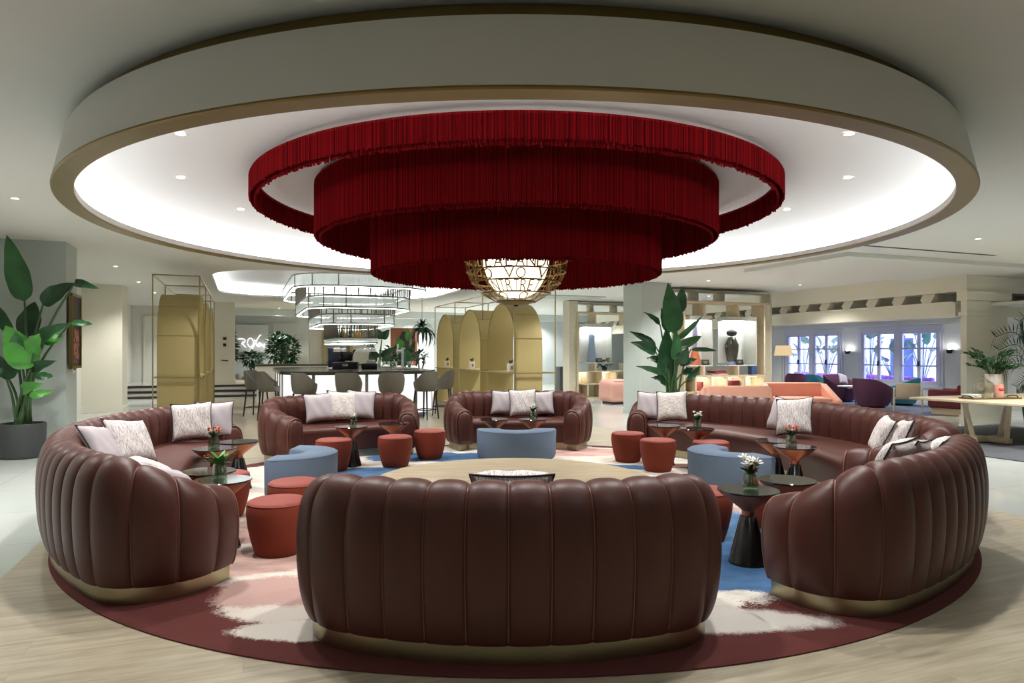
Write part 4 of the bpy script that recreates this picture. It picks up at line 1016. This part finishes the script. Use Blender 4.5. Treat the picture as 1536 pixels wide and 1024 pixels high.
MB().tube([(-.1, -.03, 1.17), (.1, -.05, 1.15)], .015, 6).build('handle', BLACK, kp)
mp = thing('gold_wall_panel', 'gold framed mirror panel on the cream wall behind the bar', 'mirror', uv(22.27, 2.78, 1.6), RZB)
MB().box((0, 0, 0), (.95, .04, 1.6)).build('panel', GOLD, mp); MB().box((0.02, -.022, 0.1), (.72, .01, 1.3)).build('mirror', plain('mirror', S(200, 200, 190), .08, 1.0), mp)
aw = thing('large_artwork', 'large brown panel with a black slanting shape behind the plants', 'picture', (at(606, 25.0), 25.0, 0), R_(4))
zb, zt = zat(548, 25), zat(492, 25); w = 40 * 25 / F
MB().box((0, 0, (zb + zt) / 2), (w, .05, zt - zb)).build('panel', plain('rust_brown_panel', S(126, 74, 52), .6), aw)
MB().add([(x, y, z) for y in (-.03, -.06) for x, z in ((-w / 2, zb), (-w * .42, zb + .55), (-.05, zt - .12), (.2, zt - .12), (.22, zb))], [(0, 1, 2, 3, 4), (9, 8, 7, 6, 5)] + [(i, 5 + i, 5 + (i + 1) % 5, (i + 1) % 5) for i in range(5)]).build('black_shape', BLACK, aw)

# ================================================================ display shelves on the right
def etagere(label, u, v, wide, seed, side):
    root = thing('open_display_shelf', label, 'shelving', uv(u, v), RZB)    # local x = V (width), local y = U (depth)
    def frame(x0, x1, z0, z1, y0, y1, t, uprights, shelves, nm, m):
        mb = MB(); yc, d = (y0 + y1) / 2, y1 - y0
        for x in (x0 + t / 2, x1 - t / 2): mb.box((x, yc, (z0 + z1) / 2), (t, d, z1 - z0))
        for z in [z0 + t / 2, z1 - t / 2] + shelves: mb.box(((x0 + x1) / 2, yc, z), (x1 - x0 - 2 * t, d, t))
        for (x, a, b) in uprights: mb.box((x, yc, (a + b) / 2), (t, d, b - a))
        return mb.build(nm, m, root, recalc=False)
    W = wide + .62
    frame(0.0, W, 0.0, 2.96, .46, .86, .05, [(W * .24, 2.66, 2.92), (W * .50, 2.66, 2.92)], [2.66], 'rear_frame', SHELFW)
    W = wide
    frame(0, W, 0.0, 2.64, 0, .45, .045, [(W * .24, 2.28, 2.6), (W * .66, 2.28, 2.6), (W * .24, .83, 1.08), (W * .66, .83, 1.08), (W * .32, .08, .81), (W * .52, .08, .81), (W * .74, .08, .81), (W * .14, .08, .81)], [.83, .45], 'front_frame', OAK)
    MB().box((W / 2, .452, .44), (W - .1, .012, .78)).build('lower_back', CREAM, root)
    return root
def vitrine(root, x, w, z0, z1, d=.42):
    b = MB(); t = .02
    b.box((x, .24, z0), (w, d, .03)); b.box((x, .24, z1), (w, d, .10)); b.box((x + w / 2 - t / 2, .24, (z0 + z1) / 2), (t, d, z1 - z0))
    vb = b.build('vitrine', plain('vitrine_frame', S(196, 196, 186), .3), root)
    MB().box((x, .44, (z0 + z1) / 2), (w - .04, .01, z1 - z0 - .1)).build('back_panel', WHITE, vb)
    MB().box((x, .24, z1 - .06), (w - .1, .25, .012)).build('light_strip', emit('vitrine_light', (.92, .98, 1), 9.0), vb)
    MB().box((x, .03, (z0 + z1) / 2), (w - .02, .006, z1 - z0 - .06)).build('front_glass', PANE, vb)
    return vb
def col_uv(px, Y): X = at(px, Y); return X * U[0] + Y * U[1], X * V[0] + Y * V[1]
def at_local(root, x, y, z): a = root.rotation_euler[2]; return (root.location[0] + x * cos(a) - y * sin(a), root.location[1] + x * sin(a) + y * cos(a), z)
def garment(label, root, x, z0, z1, kind):
    o = thing('display_garment', label, 'display', at_local(root, x, .26, z0), RZB); h = z1 - z0
    if kind == 'helmet':
        MB().lathe([(.001, 0), (.10, .0), (.13, .1 * h), (.16, .32 * h), (.17, .5 * h), (.09, .72 * h), (.001, .74 * h)], 18).build('bodice', plain('metallic_bodice', S(92, 92, 84), .2, .9), o)
        MB().ball((0, 0, .85 * h), .11, 1.25, 1.1, .8, 16, 10).build('hat', BLACK, o)
    elif kind == 'scarf':
        MB().lathe([(.001, 0), (.16, 0), (.10, .22 * h), (.05, .4 * h), (.001, .42 * h)], 18).build('skirt', plain('orange_print', S(190, 96, 50), .6, 0, .5, 12), o)
        MB().tube([(0, 0, .38 * h), (.02, .02, .7 * h), (0, 0, h)], [.04, .06, .045], 10).build('scarf', plain('violet_print', S(140, 130, 170), .6, 0, .4, 20), o)
    else:
        MB().lathe([(.001, 0), (.16, .0), (.13, .3 * h), (.09, .66 * h), (.10, .8 * h), (.03, .95 * h), (.001, h)], 18).build('dress', plain('silver_blue', S(150, 170, 200), .35, .3, .25, 25), o)
    return o
def card(label, root, x, z): 
    o = thing('display_card', label, 'sign', at_local(root, x, .12, z), RZB); MB().box((0, 0, .07), (.22, .02, .13), 0, -.25).build('card', BLACK, o)
    mb = MB()
    for k in range(3): mb.box((0, -.018 + .011 * (k - 1) * 0 + .002 * k, .095 - .022 * k), (.13 - .03 * k, .004, .006), 0, -.25)
    mb.build('print', WHITE, o)
u, v = col_uv(1026, 16.3)
E2 = etagere('tall pale oak open shelf with two glass display cases behind the long right sofa', u, v, 2.42, 1, 1)
vitrine(E2, .52, .66, 1.09, 2.24); vitrine(E2, 1.74, .88, 1.09, 2.24)
garment('violet scarf above an orange printed skirt in the left display case', E2, .50, 1.11, 2.14, 'scarf'); garment('dark metallic bodice and hat in the right display case', E2, 1.60, 1.18, 2.02, 'helmet')
card('black card at the foot of the left display case', E2, .70, 1.10); card('black card at the foot of the right display case', E2, 1.72, 1.10)
pb = thing('stand', 'pale block under the dark bodice in the right display case', 'stand', at_local(E2, 1.60, .26, 1.105), RZB); MB().rbox((0, 0, .035), (.2, .2, .07), .008).build('block', plain('blue_block', S(150, 165, 215), .5), pb)
for (x, z) in ((.56, .73), (1.02, .73), (1.52, .73), (2.1, .73)): 
    o = thing('shelf_light', 'warm strip light under the lower shelf of the near display shelf', 'light', at_local(E2, x, .25, z + .075), RZB, 'strip lights under the lower display shelf'); MB().box((0, 0, 0), (.3, .3, .008)).build('strip', emit('shelf_glow', (1, .93, .80), 6) if 'shelf_glow' not in bpy.data.materials else bpy.data.materials['shelf_glow'], o)
bk = [S(150, 60, 70), S(70, 74, 110), S(196, 190, 180), S(110, 50, 90), S(60, 90, 140), S(120, 40, 44)]
BM = [plain('book_%d' % i, c, .6) for i, c in enumerate(bk)]
def book(label, root, x, z, s, i, rz=0, flat=True):
    o = thing('book', label, 'book', at_local(root, x, .22, z), RZB + rz); MB().rbox((0, 0, s[2] / 2), s, .004).build('cover', BM[i], o); return o
for k, (x, i, lab) in enumerate(((.82, 2, 'pale book at the bottom of the pile on the display shelf'), (.84, 0, 'wine red book in the middle of the pile on the display shelf'), (.80, 5, 'dark red book on top of the pile on the display shelf'))):
    book(lab, E2, x + .3, .855 + .038 * k, (.44 - .03 * k, .3, .036), i, .08 * k)
book('violet book standing on the display shelf at left', E2, .16, .855, (.05, .2, .22), 4); book('blue book standing on the display shelf at right', E2, 2.2, .855, (.22, .06, .22), 4)
book('dark book standing in the lower display shelf', E2, 1.62, .475, (.24, .16, .24), 5); book('purple book standing in the lower display shelf', E2, .62, .475, (.05, .2, .22), 0)
o = thing('woven_bowl', 'small woven bowl in the lower display shelf', 'bowl', at_local(E2, 1.05, .2, .475), 0); MB().lathe([(.001, 0), (.07, 0), (.12, .06), (.11, .065), (.001, .03)], 20).build('bowl', BEIGE, o)
u, v = col_uv(867, 20.8)
E1 = etagere('tall pale oak open shelf with a glass case, half hidden by the grey column', u, v - .02, 2.6, 2, 1)
vitrine(E1, .74, .95, 1.09, 2.24); garment('silver blue dress in the display case beside the grey column', E1, .62, 1.11, 2.12, 'dress'); card('black card at the foot of the silver blue dress', E1, .80, 1.10)
o = thing('potted_plant', 'small dark plant on the shelf beside the grey column', 'plant', at_local(E1, 1.05, .2, .855), 0); MB().lathe([(.001, 0), (.06, 0), (.08, .1), (.001, .09)], 16).build('pot', POTD, o); cloud(o, LEAFD, (0, 0, .2), (.2, .1, .1), 40, .1, .14, 3)
for x in (.3, 1.0): 
    o = thing('shelf_light', 'warm strip light under the lower shelf of the far display shelf', 'light', at_local(E1, x, .25, .805), RZB, 'strip lights under the far display shelf'); MB().box((0, 0, 0), (.3, .3, .008)).build('strip', bpy.data.materials['shelf_glow'], o)
u, v = col_uv(852, 20.9); ub('trim_15', SHELFW, u - .1, u + .35, v, v + .28, 0, 2.98)
st2 = thing('dark_cabinet', 'small dark grey cabinet standing by the pale post in the distance', 'cabinet', (at(846, 25), 25, 0), RZB); MB().rbox((0, 0, .45), (.5, .4, .9), .02).build('body', POTD, st2); MB().box((0, -.205, .5), (.42, .012, .7)).build('door', plain('cabinet_door', S(66, 70, 74), .5), st2)

# ================================================================ soft seats and chairs on the right
def slope_sofa(label, X, Y, rz, w, m, seatm):
    root = thing('angular_sofa', label, 'sofa', (X, Y, 0), rz)     # faces -Y
    MB().rbox((0, -.02, .22), (w, .80, .36), .05).build('base', m, root, ang=60); MB().rbox((0, -.08, .42), (w - .3, .62, .10), .04).build('seat_cushion', seatm, root, ang=60)
    def slab(P, th, ax, nm):
        mb = MB(); vs = []
        for s_ in (-1, 1):
            for p in P: vs.append(p if False else (p[0] + (th / 2 * s_ if ax == 'x' else 0), p[1] + (th / 2 * s_ if ax == 'y' else 0), p[2]))
        n = len(P); mb.add(vs, [tuple(range(n - 1, -1, -1)), tuple(range(n, 2 * n))] + [(i, (i + 1) % n, n + (i + 1) % n, n + i) for i in range(n)])
        o = mb.build(nm, m, root, ang=30); b = o.modifiers.new('soft', 'BEVEL'); b.width = .035; b.segments = 3; return o
    slab([(-w / 2 + .02, .36, .1), (w / 2 - .02, .36, .1), (w / 2 - .1, .40, .76), (-w / 2 + .1, .40, .76)], .14, 'y', 'backrest')
    for s_ in (-1, 1): slab([(s_ * (w / 2 - .05), .44, .1), (s_ * (w / 2 - .05), -.42, .1), (s_ * (w / 2 - .03), -.44, .42), (s_ * (w / 2 - .1), .30, .74), (s_ * (w / 2 - .1), .46, .74)], .13, 'x', 'arm')
    MB().box((0, 0, .02), (w - .2, .6, .04)).build('base_plinth', BLACK, root); return root
slope_sofa('coral angular sofa seen from the front at the right, before the floor lamp', at(1207, 14.2), 14.5, R_(-6), 1.42, CORAL, CORAL)
slope_sofa('coral angular sofa seen from behind, beside the display shelf', at(1100, 13.7), 13.75, R_(176), 1.36, CORAL, CORAL)
def tub(label, X, Y, face, m, w=.9, h=.74, name='tub_armchair', seat=.4, back=40, leg=False):
    root = thing(name, label, 'armchair', (X, Y, .013), R_(face - 90)); r = w / 2; prof = []; N = 32     # opening towards +Y
    for i in range(N + 1):
        a = -R_(140) + 2 * R_(140) * i / N; top = seat + .08 + (h - seat - .08) * smooth((R_(135) - abs(a)) / R_(105)); cs = []
        for t, k in ((0, .72), (.25, .86), (.6, .96), (.95, 1.0), (1, .97), (.97, .90), (.6, .82), (.4, .80)): cs.append((r * k * sin(a), -r * k * cos(a), .05 + (top - .05) * t))
        prof.append(cs)
    mb = MB().grid(prof, True); mb.add(prof[0], [tuple(range(8))]); mb.add(prof[-1], [tuple(range(8))]); mb.build('shell', m, root, ang=60)
    MB().lathe([(.001, .05), (r * .70, .05), (r * .82, seat - .08), (r * .8, seat - .01), (r * .7, seat), (.001, seat + .01)], 32).build('seat', m, root, ang=50)
    MB().lathe([(.001, 0), (r * .6, 0), (r * .6, .05), (.001, .05)], 24).build('base', BLACK, root); return root
tub('dark purple tub armchair with its back to us at the right', at(1309, 17.5), 17.5, 20, PURP, .95, .74)
tub('teal tub armchair behind the beige wooden chair', at(1353, 18.3), 18.3, 150, TEAL, .86, .72)
tub('purple tub armchair holding a white cushion by the first window', at(1262, 19.6), 19.6, -60, PURP, .95, .76)
tub('small dark purple armchair beside the floor lamp', at(1194, 20.5), 20.5, 60, PURP, .62, .78)
tub('teal ribbed tub armchair below the far window', at(1220, 21.6), 21.6, -80, TEAL, .8, .70)
put_pillow('l', at(1264, 19.4), 19.4, -60, 'white cushion on the purple armchair by the first window', 25, .85, 15, .42)
ma = thing('square_armchair', 'maroon square backed armchair in front of the cream column', 'armchair', (at(1428, 15.6), 15.6, .013), R_(200))
MB().rbox((0, 0, .28), (.74, .72, .28), .06).build('seat', MAROON, ma); MB().rbox((0, .32, .42), (.78, .16, .52), .06).build('backrest', MAROON, ma)
for s_ in (-1, 1): MB().rbox((s_ * .35, 0, .36), (.12, .7, .40), .05).build('arm', MAROON, ma)
MB().box((0, 0, .07), (.66, .6, .14)).build('base', BEIGE, ma)
ma.rotation_euler = (0, 0, R_(215))
wc = thing('wooden_lounge_chair', 'low wooden lounge chair with a beige back and thin arms', 'chair', (at(1362, 16.4), 16.4, .013), R_(150))
MB().rbox((0, 0, .34), (.5, .5, .07), .02).build('seat', BEIGE, wc); MB().rbox((0, .27, .50), (.50, .05, .34), .015, 0, -.15).build('backrest', BEIGE, wc)
for sx in (-1, 1):
    MB().tube([(sx * .29, .28, .52), (sx * .29, .34, 0)], .018, 6).build('leg', OAK, wc); MB().tube([(sx * .29, -.26, .52), (sx * .29, -.32, 0)], .018, 6).build('leg', OAK, wc)
    MB().tube([(sx * .29, .28, .52), (sx * .29, -.26, .52)], .018, 6).build('arm', OAK, wc)
for sy in (-.2, .2): MB().tube([(-.29, sy, .30), (.29, sy, .30)], .014, 6).build('stretcher', OAK, wc)
ct = thing('small_white_table', 'small white topped table between the purple armchairs', 'table', (at(1277, 18.6), 18.6, .013))
MB().lathe([(.001, .47), (.34, .47), (.35, .485), (.34, .50), (.001, .50)], 32).build('top', WHITE, ct)
for k in range(3): a = k * 2.09 + .5; MB().tube([(.1 * cos(a), .1 * sin(a), .47), (.27 * cos(a), .27 * sin(a), 0)], .014, 6).build('leg', BLACK, ct)
pk = thing('round_back_armchair', 'dusty pink rounded armchair half hidden by the grey column', 'armchair', (at(926, 19.0), 19.0, 0), R_(20))
MB().rbox((0, 0, .36), (.86, .8, .62), .16, seg=5).build('body', PINKV, pk, ang=60); MB().rbox((0, -.12, .62), (.6, .5, .08), .03).build('seat_cushion', PINKV, pk); MB().box((0, 0, .025), (.6, .6, .05)).build('base', BLACK, pk)
fla = thing('floor_lamp', 'floor lamp with pleated warm shade on thin poles by the windows', 'lamp', (at(1175, 16.9), 16.9, 0))
MB().lathe([(.001, 0), (.15, 0), (.15, .02), (.001, .03)], 28).build('base', STEEL, fla)
for x in (-.03, .03): MB().tube([(x, 0, .02), (x, 0, 1.4)], .008, 6).build('pole', STEEL, fla)
mb = MB(); P = []
for k in range(97):
    a = 2 * pi * k / 96; r = 1 + (.02 if k % 2 else 0); P.append([(.215 * r * cos(a), .215 * r * sin(a), 1.33), (.17 * r * cos(a), .17 * r * sin(a), 1.58)])
mb.grid(P).build('shade', WARM, fla)
# wall lights
for px, z, lab in ((1271, 1.42, 'dark round wall lamp between the two windows'), (1424, 1.44, 'dark round wall lamp to the right of the near window')):
    k = (px - 768) / F; Y = (V1 - .12) / (k * V[0] + V[1]); o = thing('wall_lamp', lab, 'lamp', (k * Y, Y, z), RZB)
    MB().tube([(.12, 0, 0), (.02, 0, 0)], .03, 10).build('bracket', STEEL, o); MB().lathe([(.001, -.06), (.06, -.05), (.075, .0), (.07, .05), (.06, .05), (.001, -.03)], 20).build('shade', BLACK, o)
    MB().ball((0, 0, .045), .035, seg=10, rings=6).build('bulb', emit('wall_lamp_bulb', (.95, .97, 1), 60) if 'wall_lamp_bulb' not in bpy.data.materials else bpy.data.materials['wall_lamp_bulb'], o)
# carpets
def rect_rug(label, pts, m, name='area_rug'):
    return tag(MB().prism(pts, .001, .012).build(name, m), label, 'rug')
rect_rug('blue grey carpet under the purple and teal armchairs', [uv(a, b) for a, b in ((10.9, 13.2), (22, 13.2), (22, 16.9), (10.9, 16.9))][::-1], CARPET)
rect_rug('dark grey carpet under the big oak table at right', [uv(a, b) for a, b in ((5.8, 9.3), (9.0, 9.3), (9.0, 13.6), (5.8, 13.6))][::-1], CARPD)
# big oak table at the right edge
tx, ty = at(1364, 11.35), 11.35
tb2 = thing('oak_dining_table', 'large pale oak trestle table at the right edge', 'table', (tx, ty, .013), RZB)   # local x = V, -y = towards us
LW, LD, TZ = 2.9, 1.75, .66
MB().rbox((LW / 2, -LD / 2, TZ - .02), (LW, LD, .04), .008).build('top', OAK, tb2)
for x in (.58, 2.25):
    MB().tube([(x - .50, -LD / 2, TZ - .04), (x - .30, -LD / 2, .05)], .045, 4).build('leg', OAK, tb2); MB().tube([(x + .50, -LD / 2, TZ - .04), (x + .30, -LD / 2, .05)], .045, 4).build('leg', OAK, tb2)
    MB().tube([(x, -LD / 2 + .34, TZ - .04), (x, -LD / 2 + .30, .05)], .045, 4).build('leg', OAK, tb2); MB().tube([(x, -LD / 2 - .34, TZ - .04), (x, -LD / 2 - .30, .05)], .045, 4).build('leg', OAK, tb2)
    MB().rbox((x, -LD / 2, .045), (.72, .1, .08), .01).build('foot_beam', OAK, tb2); MB().rbox((x, -LD / 2, .044), (.1, .72, .078), .01).build('foot_beam', OAK, tb2)
def on_table(px, Y): return (at(px, Y), Y, TZ + .013)
ty2 = thing('tray', 'long brass tray on the big oak table', 'tray', on_table(1485, 10.9), R_(10))
MB().rbox((0, 0, .012), (.88, .30, .022), .006).build('base', DKBRASS, ty2)
for s_ in (-1, 1): MB().tube([(s_ * .41, -.1, .03), (s_ * .44, -.05, .05), (s_ * .44, .05, .05), (s_ * .41, .1, .03)], .008, 6).build('handle', BLACK, ty2)
def ont(x, y): return at_local(ty2, x, y, TZ + .0365)
cl = thing('glass_cloche', 'clear glass bell jar standing on the brass tray', 'jar', ont(-.12, .0))
MB().lathe([(.14, 0), (.145, .02), (.145, .16), (.13, .23), (.06, .28), (.035, .30), (.035, .32), (.02, .33)], 28).build('dome', SMOKE, cl); MB().ball((0, 0, .345), .022, seg=12, rings=8).build('knob', SMOKE, cl); MB().lathe([(.001, 0), (.15, 0), (.15, .006), (.001, .006)], 28).build('dish', STEEL, cl)
cd = thing('pink_candle', 'pink candle jar printed with red lips on the brass tray', 'candle', ont(.14, -.02))
MB().lathe([(.001, 0), (.066, 0), (.068, .01), (.068, .2), (.06, .2), (.058, .18), (.001, .18)], 24).build('jar', plain('pink_wax', S(230, 168, 152), .4), cd)
mb = MB()
for s_ in (-1, 1): mb.ball((s_ * .02, -.063, .133), .024, 1.2, .3, .6, 10, 6)
mb.ball((0, -.065, .118), .03, 1.3, .3, .55, 10, 6); mb.build('lips', plain('red_lips', S(200, 30, 34), .35), cd)
for k in range(2):
    o = thing('book', ('lower white booklet on the brass tray', 'upper white booklet on the brass tray')[k], 'book', at_local(ty2, -.33, .0, TZ + .0365 + .026 * k), R_(15 + 12 * k)); MB().rbox((0, 0, .0125), (.16, .2, .024), .003).build('cover', WHITE, o)
vs_ = thing('white_vase', 'tall white vase of glossy green branches on the big oak table', 'vase', on_table(1507, 11.0)); vs_.location.y += .25
MB().lathe([(.001, 0), (.09, 0), (.11, .03), (.125, .25), (.12, .38), (.11, .38), (.11, .3), (.001, .05)], 28).build('vase', POTW, vs_)
mb = MB(); mb2 = MB(); rnd = random.Random(21)
for k in range(26):
    a = rnd.random() * 6.28; r = rnd.uniform(.2, .46); z = .38 + rnd.uniform(.08, .42) * (1.1 - r * .6)
    P = catmull([(.03 * cos(a), .03 * sin(a), .3), (r * .45 * cos(a), r * .45 * sin(a), .38 + (z - .38) * .75), (r * cos(a), r * sin(a), z)], 4); mb.tube(P, .006, 5)
    for j in range(3, len(P)):
        for q in range(3):
            b = a + rnd.uniform(-1.6, 1.6); p = P[j]; leafblade(mb2, p, (p[0] + .085 * cos(b), p[1] + .085 * sin(b), p[2] + rnd.uniform(-.02, .07)), .045, .1, .3, 4)
mb.build('branches', STEM, vs_); mb2.build('leaves', LEAFM, vs_)
# palm at the far right edge
pal = thing('potted_palm', 'feathery palm at the far right edge beyond the cream column', 'plant', (at(1556, 13.2), 13.2, 0))
MB().lathe([(.001, 0), (.2, 0), (.25, .4), (.22, .4), (.001, .36)], 24).build('pot', POTD, pal); MB().tube([(0, 0, .35), (.02, 0, .9)], [.05, .04], 8).build('trunk', TRUNK, pal)
rnd = random.Random(4)
for k, (dx, dz, L) in enumerate(((-.95, .75, 1), (-.75, .50, 1), (-.6, .28, 1), (-.55, -.2, 1), (-.35, 1.05, 1), (.1, 1.1, 1), (.6, .6, 1), (-.7, .1, 1), (-.2, .8, 1))):
    P = catmull([(0, 0, .85), (dx * .45, .1 * (k % 3 - 1), .95 + dz * .85 + .15), (dx, .2 * (k % 3 - 1), .95 + dz)], 9); mb = MB(); mb.tube(P, .007, 5)
    for j in range(5, len(P)):
        d = (Vector(P[j]) - Vector(P[j - 1])).normalized(); s_ = d.cross(Vector((0, 1, .2))).normalized()
        for q in (-1, 1): e = Vector(P[j]) + (s_ * q * .22 + d * .12 + Vector((0, 0, -.05))); leafblade(mb, P[j], e, .022, .05, .2, 4)
    mb.build('frond', LEAFD, pal, ang=80)
# courtyard plants and purple seats seen through the windows
def yard_plant(label, px, Y, h, seed):
    o = thing('courtyard_plant', label, 'plant', (at(px, Y), Y, -.1)); rnd = random.Random(seed)
    MB().lathe([(.001, 0), (.22, 0), (.26, .45), (.001, .42)], 20).build('pot', POTD, o); mb = MB(); st_ = MB()
    for k in range(9):
        a = k * 2.4; r = rnd.uniform(.2, .55); z = h * rnd.uniform(.55, .82); st_.tube([(0, 0, .4), (r * .5 * cos(a), r * .5 * sin(a), z * .7), (r * cos(a), r * sin(a), z)], .014, 5)
        leafblade(mb, (r * cos(a), r * sin(a), z), (r * 2.1 * cos(a), r * 2.1 * sin(a), z + rnd.uniform(.1, .55)), .30, .1, .3, 8)
    st_.build('stalks', STEM, o); mb.build('leaves', LEAFM, o)
yard_plant('courtyard banana plant seen at the left of the far window', 1206, 28.4, 2.4, 1); yard_plant('courtyard banana plant seen at the right of the far window', 1240, 25.6, 2.3, 2)
yard_plant('courtyard banana plant seen at the left of the near window', 1305, 24.0, 2.6, 3); yard_plant('courtyard banana plant seen in the middle of the near window', 1340, 24.6, 2.0, 4); yard_plant('courtyard banana plant seen at the right of the near window', 1384, 23.4, 2.6, 5)
PURL = plain('lilac_purple_seat', S(150, 90, 150), .8)
for px, Y, lab in ((1215, 25.6, 'purple ribbed courtyard bench in the far window, left'), (1247, 24.0, 'purple ribbed courtyard bench in the far window, right'), (1315, 22.6, 'purple ribbed courtyard bench in the near window, left'), (1348, 21.3, 'purple ribbed courtyard bench in the near window, middle'), (1386, 19.9, 'purple ribbed courtyard bench in the near window, right')):
    o = thing('courtyard_bench', lab, 'bench', (at(px, Y), Y, -.1), RZB + pi / 2)
    MB().rbox((0, 0, .25), (1.0, .6, .4), .06).build('seat', PURL, o); mb = MB()
    for k in range(6): mb.rbox((-.42 + .168 * k, .26, .5), (.165, .16, .6), .06)
    mb.build('backrest', PURL, o)

# ================================================================ lamps, daylight, camera
def downlight(X, Y, z, label, power, group, cone=100, blend=.6, r=.045, col=(1, .985, .955), spot=True):
    o = thing('downlight', label, 'light', (X, Y, z), 0, group)
    MB().lathe([(.034, 0), (.05, -.004), (.055, 0)], 20).build('ring', WHITE, o); MB().lathe([(.001, -.002), (.034, -.002)], 16).build('lens', LAMP, o)
    if spot:
        li = bpy.data.lights.new('downlight_beam', 'SPOT'); li.energy = power; li.color = col; li.spot_size = R_(cone); li.spot_blend = blend; li.shadow_soft_size = r
        b = bpy.data.objects.new('downlight_beam', li); C.objects.link(b); b.location = (X, Y, z - .02)
    return o
for k in range(14):
    a = R_(12.86 + 360 / 14 * k); downlight(RC[0] + 3.02 * cos(a), RC[1] + 3.02 * sin(a), 2.945, 'small round downlight in the white dome of the round ceiling', P_DOME, 'downlights in the round ceiling', 110, .5)
FILL = [(u, v) for u in (-1.2, .8) for v in (-1.5, 2, 5.5)] + [(u, -2.2) for u in (8.5, 14.5, 17.5, 20.5)] + [(u, v) for u in (12.6, 16, 19.5, 23) for v in (7, 9.6, 12.2)] + [(9.5, v) for v in (7, 10, 12.2)] + [(5, 9), (5, 12), (23.6, 2.5), (23.6, 6), (12.6, .3), (24.5, -1.8), (26, 1.2), (25, 10), (12.4, 4.2), (26, 5), (26.2, 8), (6.6, 9.6), (6.4, 12.6), (7.4, 15.6), (9.6, -1.3), (6.2, -2.7), (27.2, 6.5), (27.2, 9), (27.2, 12)]  # spots added to lift the ambient light
for (u, v) in FILL:
    p = uv(u, v); downlight(p[0], p[1], 2.998, 'small round fill downlight added in the flat ceiling around the lounge', P_FILL * (.27 if u < 2 else 1.4 if v < -1.2 else 1.9 if v > 6 or u > 20 else 1.2), 'added fill downlights in the flat ceiling', 130, .7, .06, (.84, .95, 1) if u < 2 else (1, .985, .955))
for u in (10.5, 14.5, 18.5): p = uv(u, 15.8); downlight(p[0], p[1], 2.338, 'small round fill downlight added in the low ceiling by the windows', P_FILL * 1.1, 'added fill downlights by the windows', 130, .7, .06)  # gallery fill spots, added to brighten the window wall
w = bpy.data.worlds.new('dusk'); bpy.context.scene.world = w; w.use_nodes = True
bg = w.node_tree.nodes['Background']; bg.inputs[0].default_value = (.30, .36, 1.0, 1); bg.inputs[1].default_value = W_STR
cam = bpy.data.cameras.new('camera'); co = bpy.data.objects.new('camera', cam); C.objects.link(co)
co.location = (0, 0, CH); co.rotation_euler = (pi / 2, 0, 0); cam.sensor_width = 36; cam.lens = F / 1536 * 36; cam.shift_y = (YH - 512) / 1536; cam.clip_end = 200
sc = bpy.context.scene; sc.camera = co
sc.view_settings.view_transform = 'Standard'; sc.view_settings.look = 'None'; sc.view_settings.gamma = 1; sc.view_settings.use_curve_mapping = False
sc.view_settings.exposure = EXPO
sc.cycles.max_bounces = 6; sc.cycles.diffuse_bounces = 4; sc.cycles.glossy_bounces = 3; sc.cycles.transparent_max_bounces = 12; sc.cycles.caustics_reflective = False; sc.cycles.caustics_refractive = False
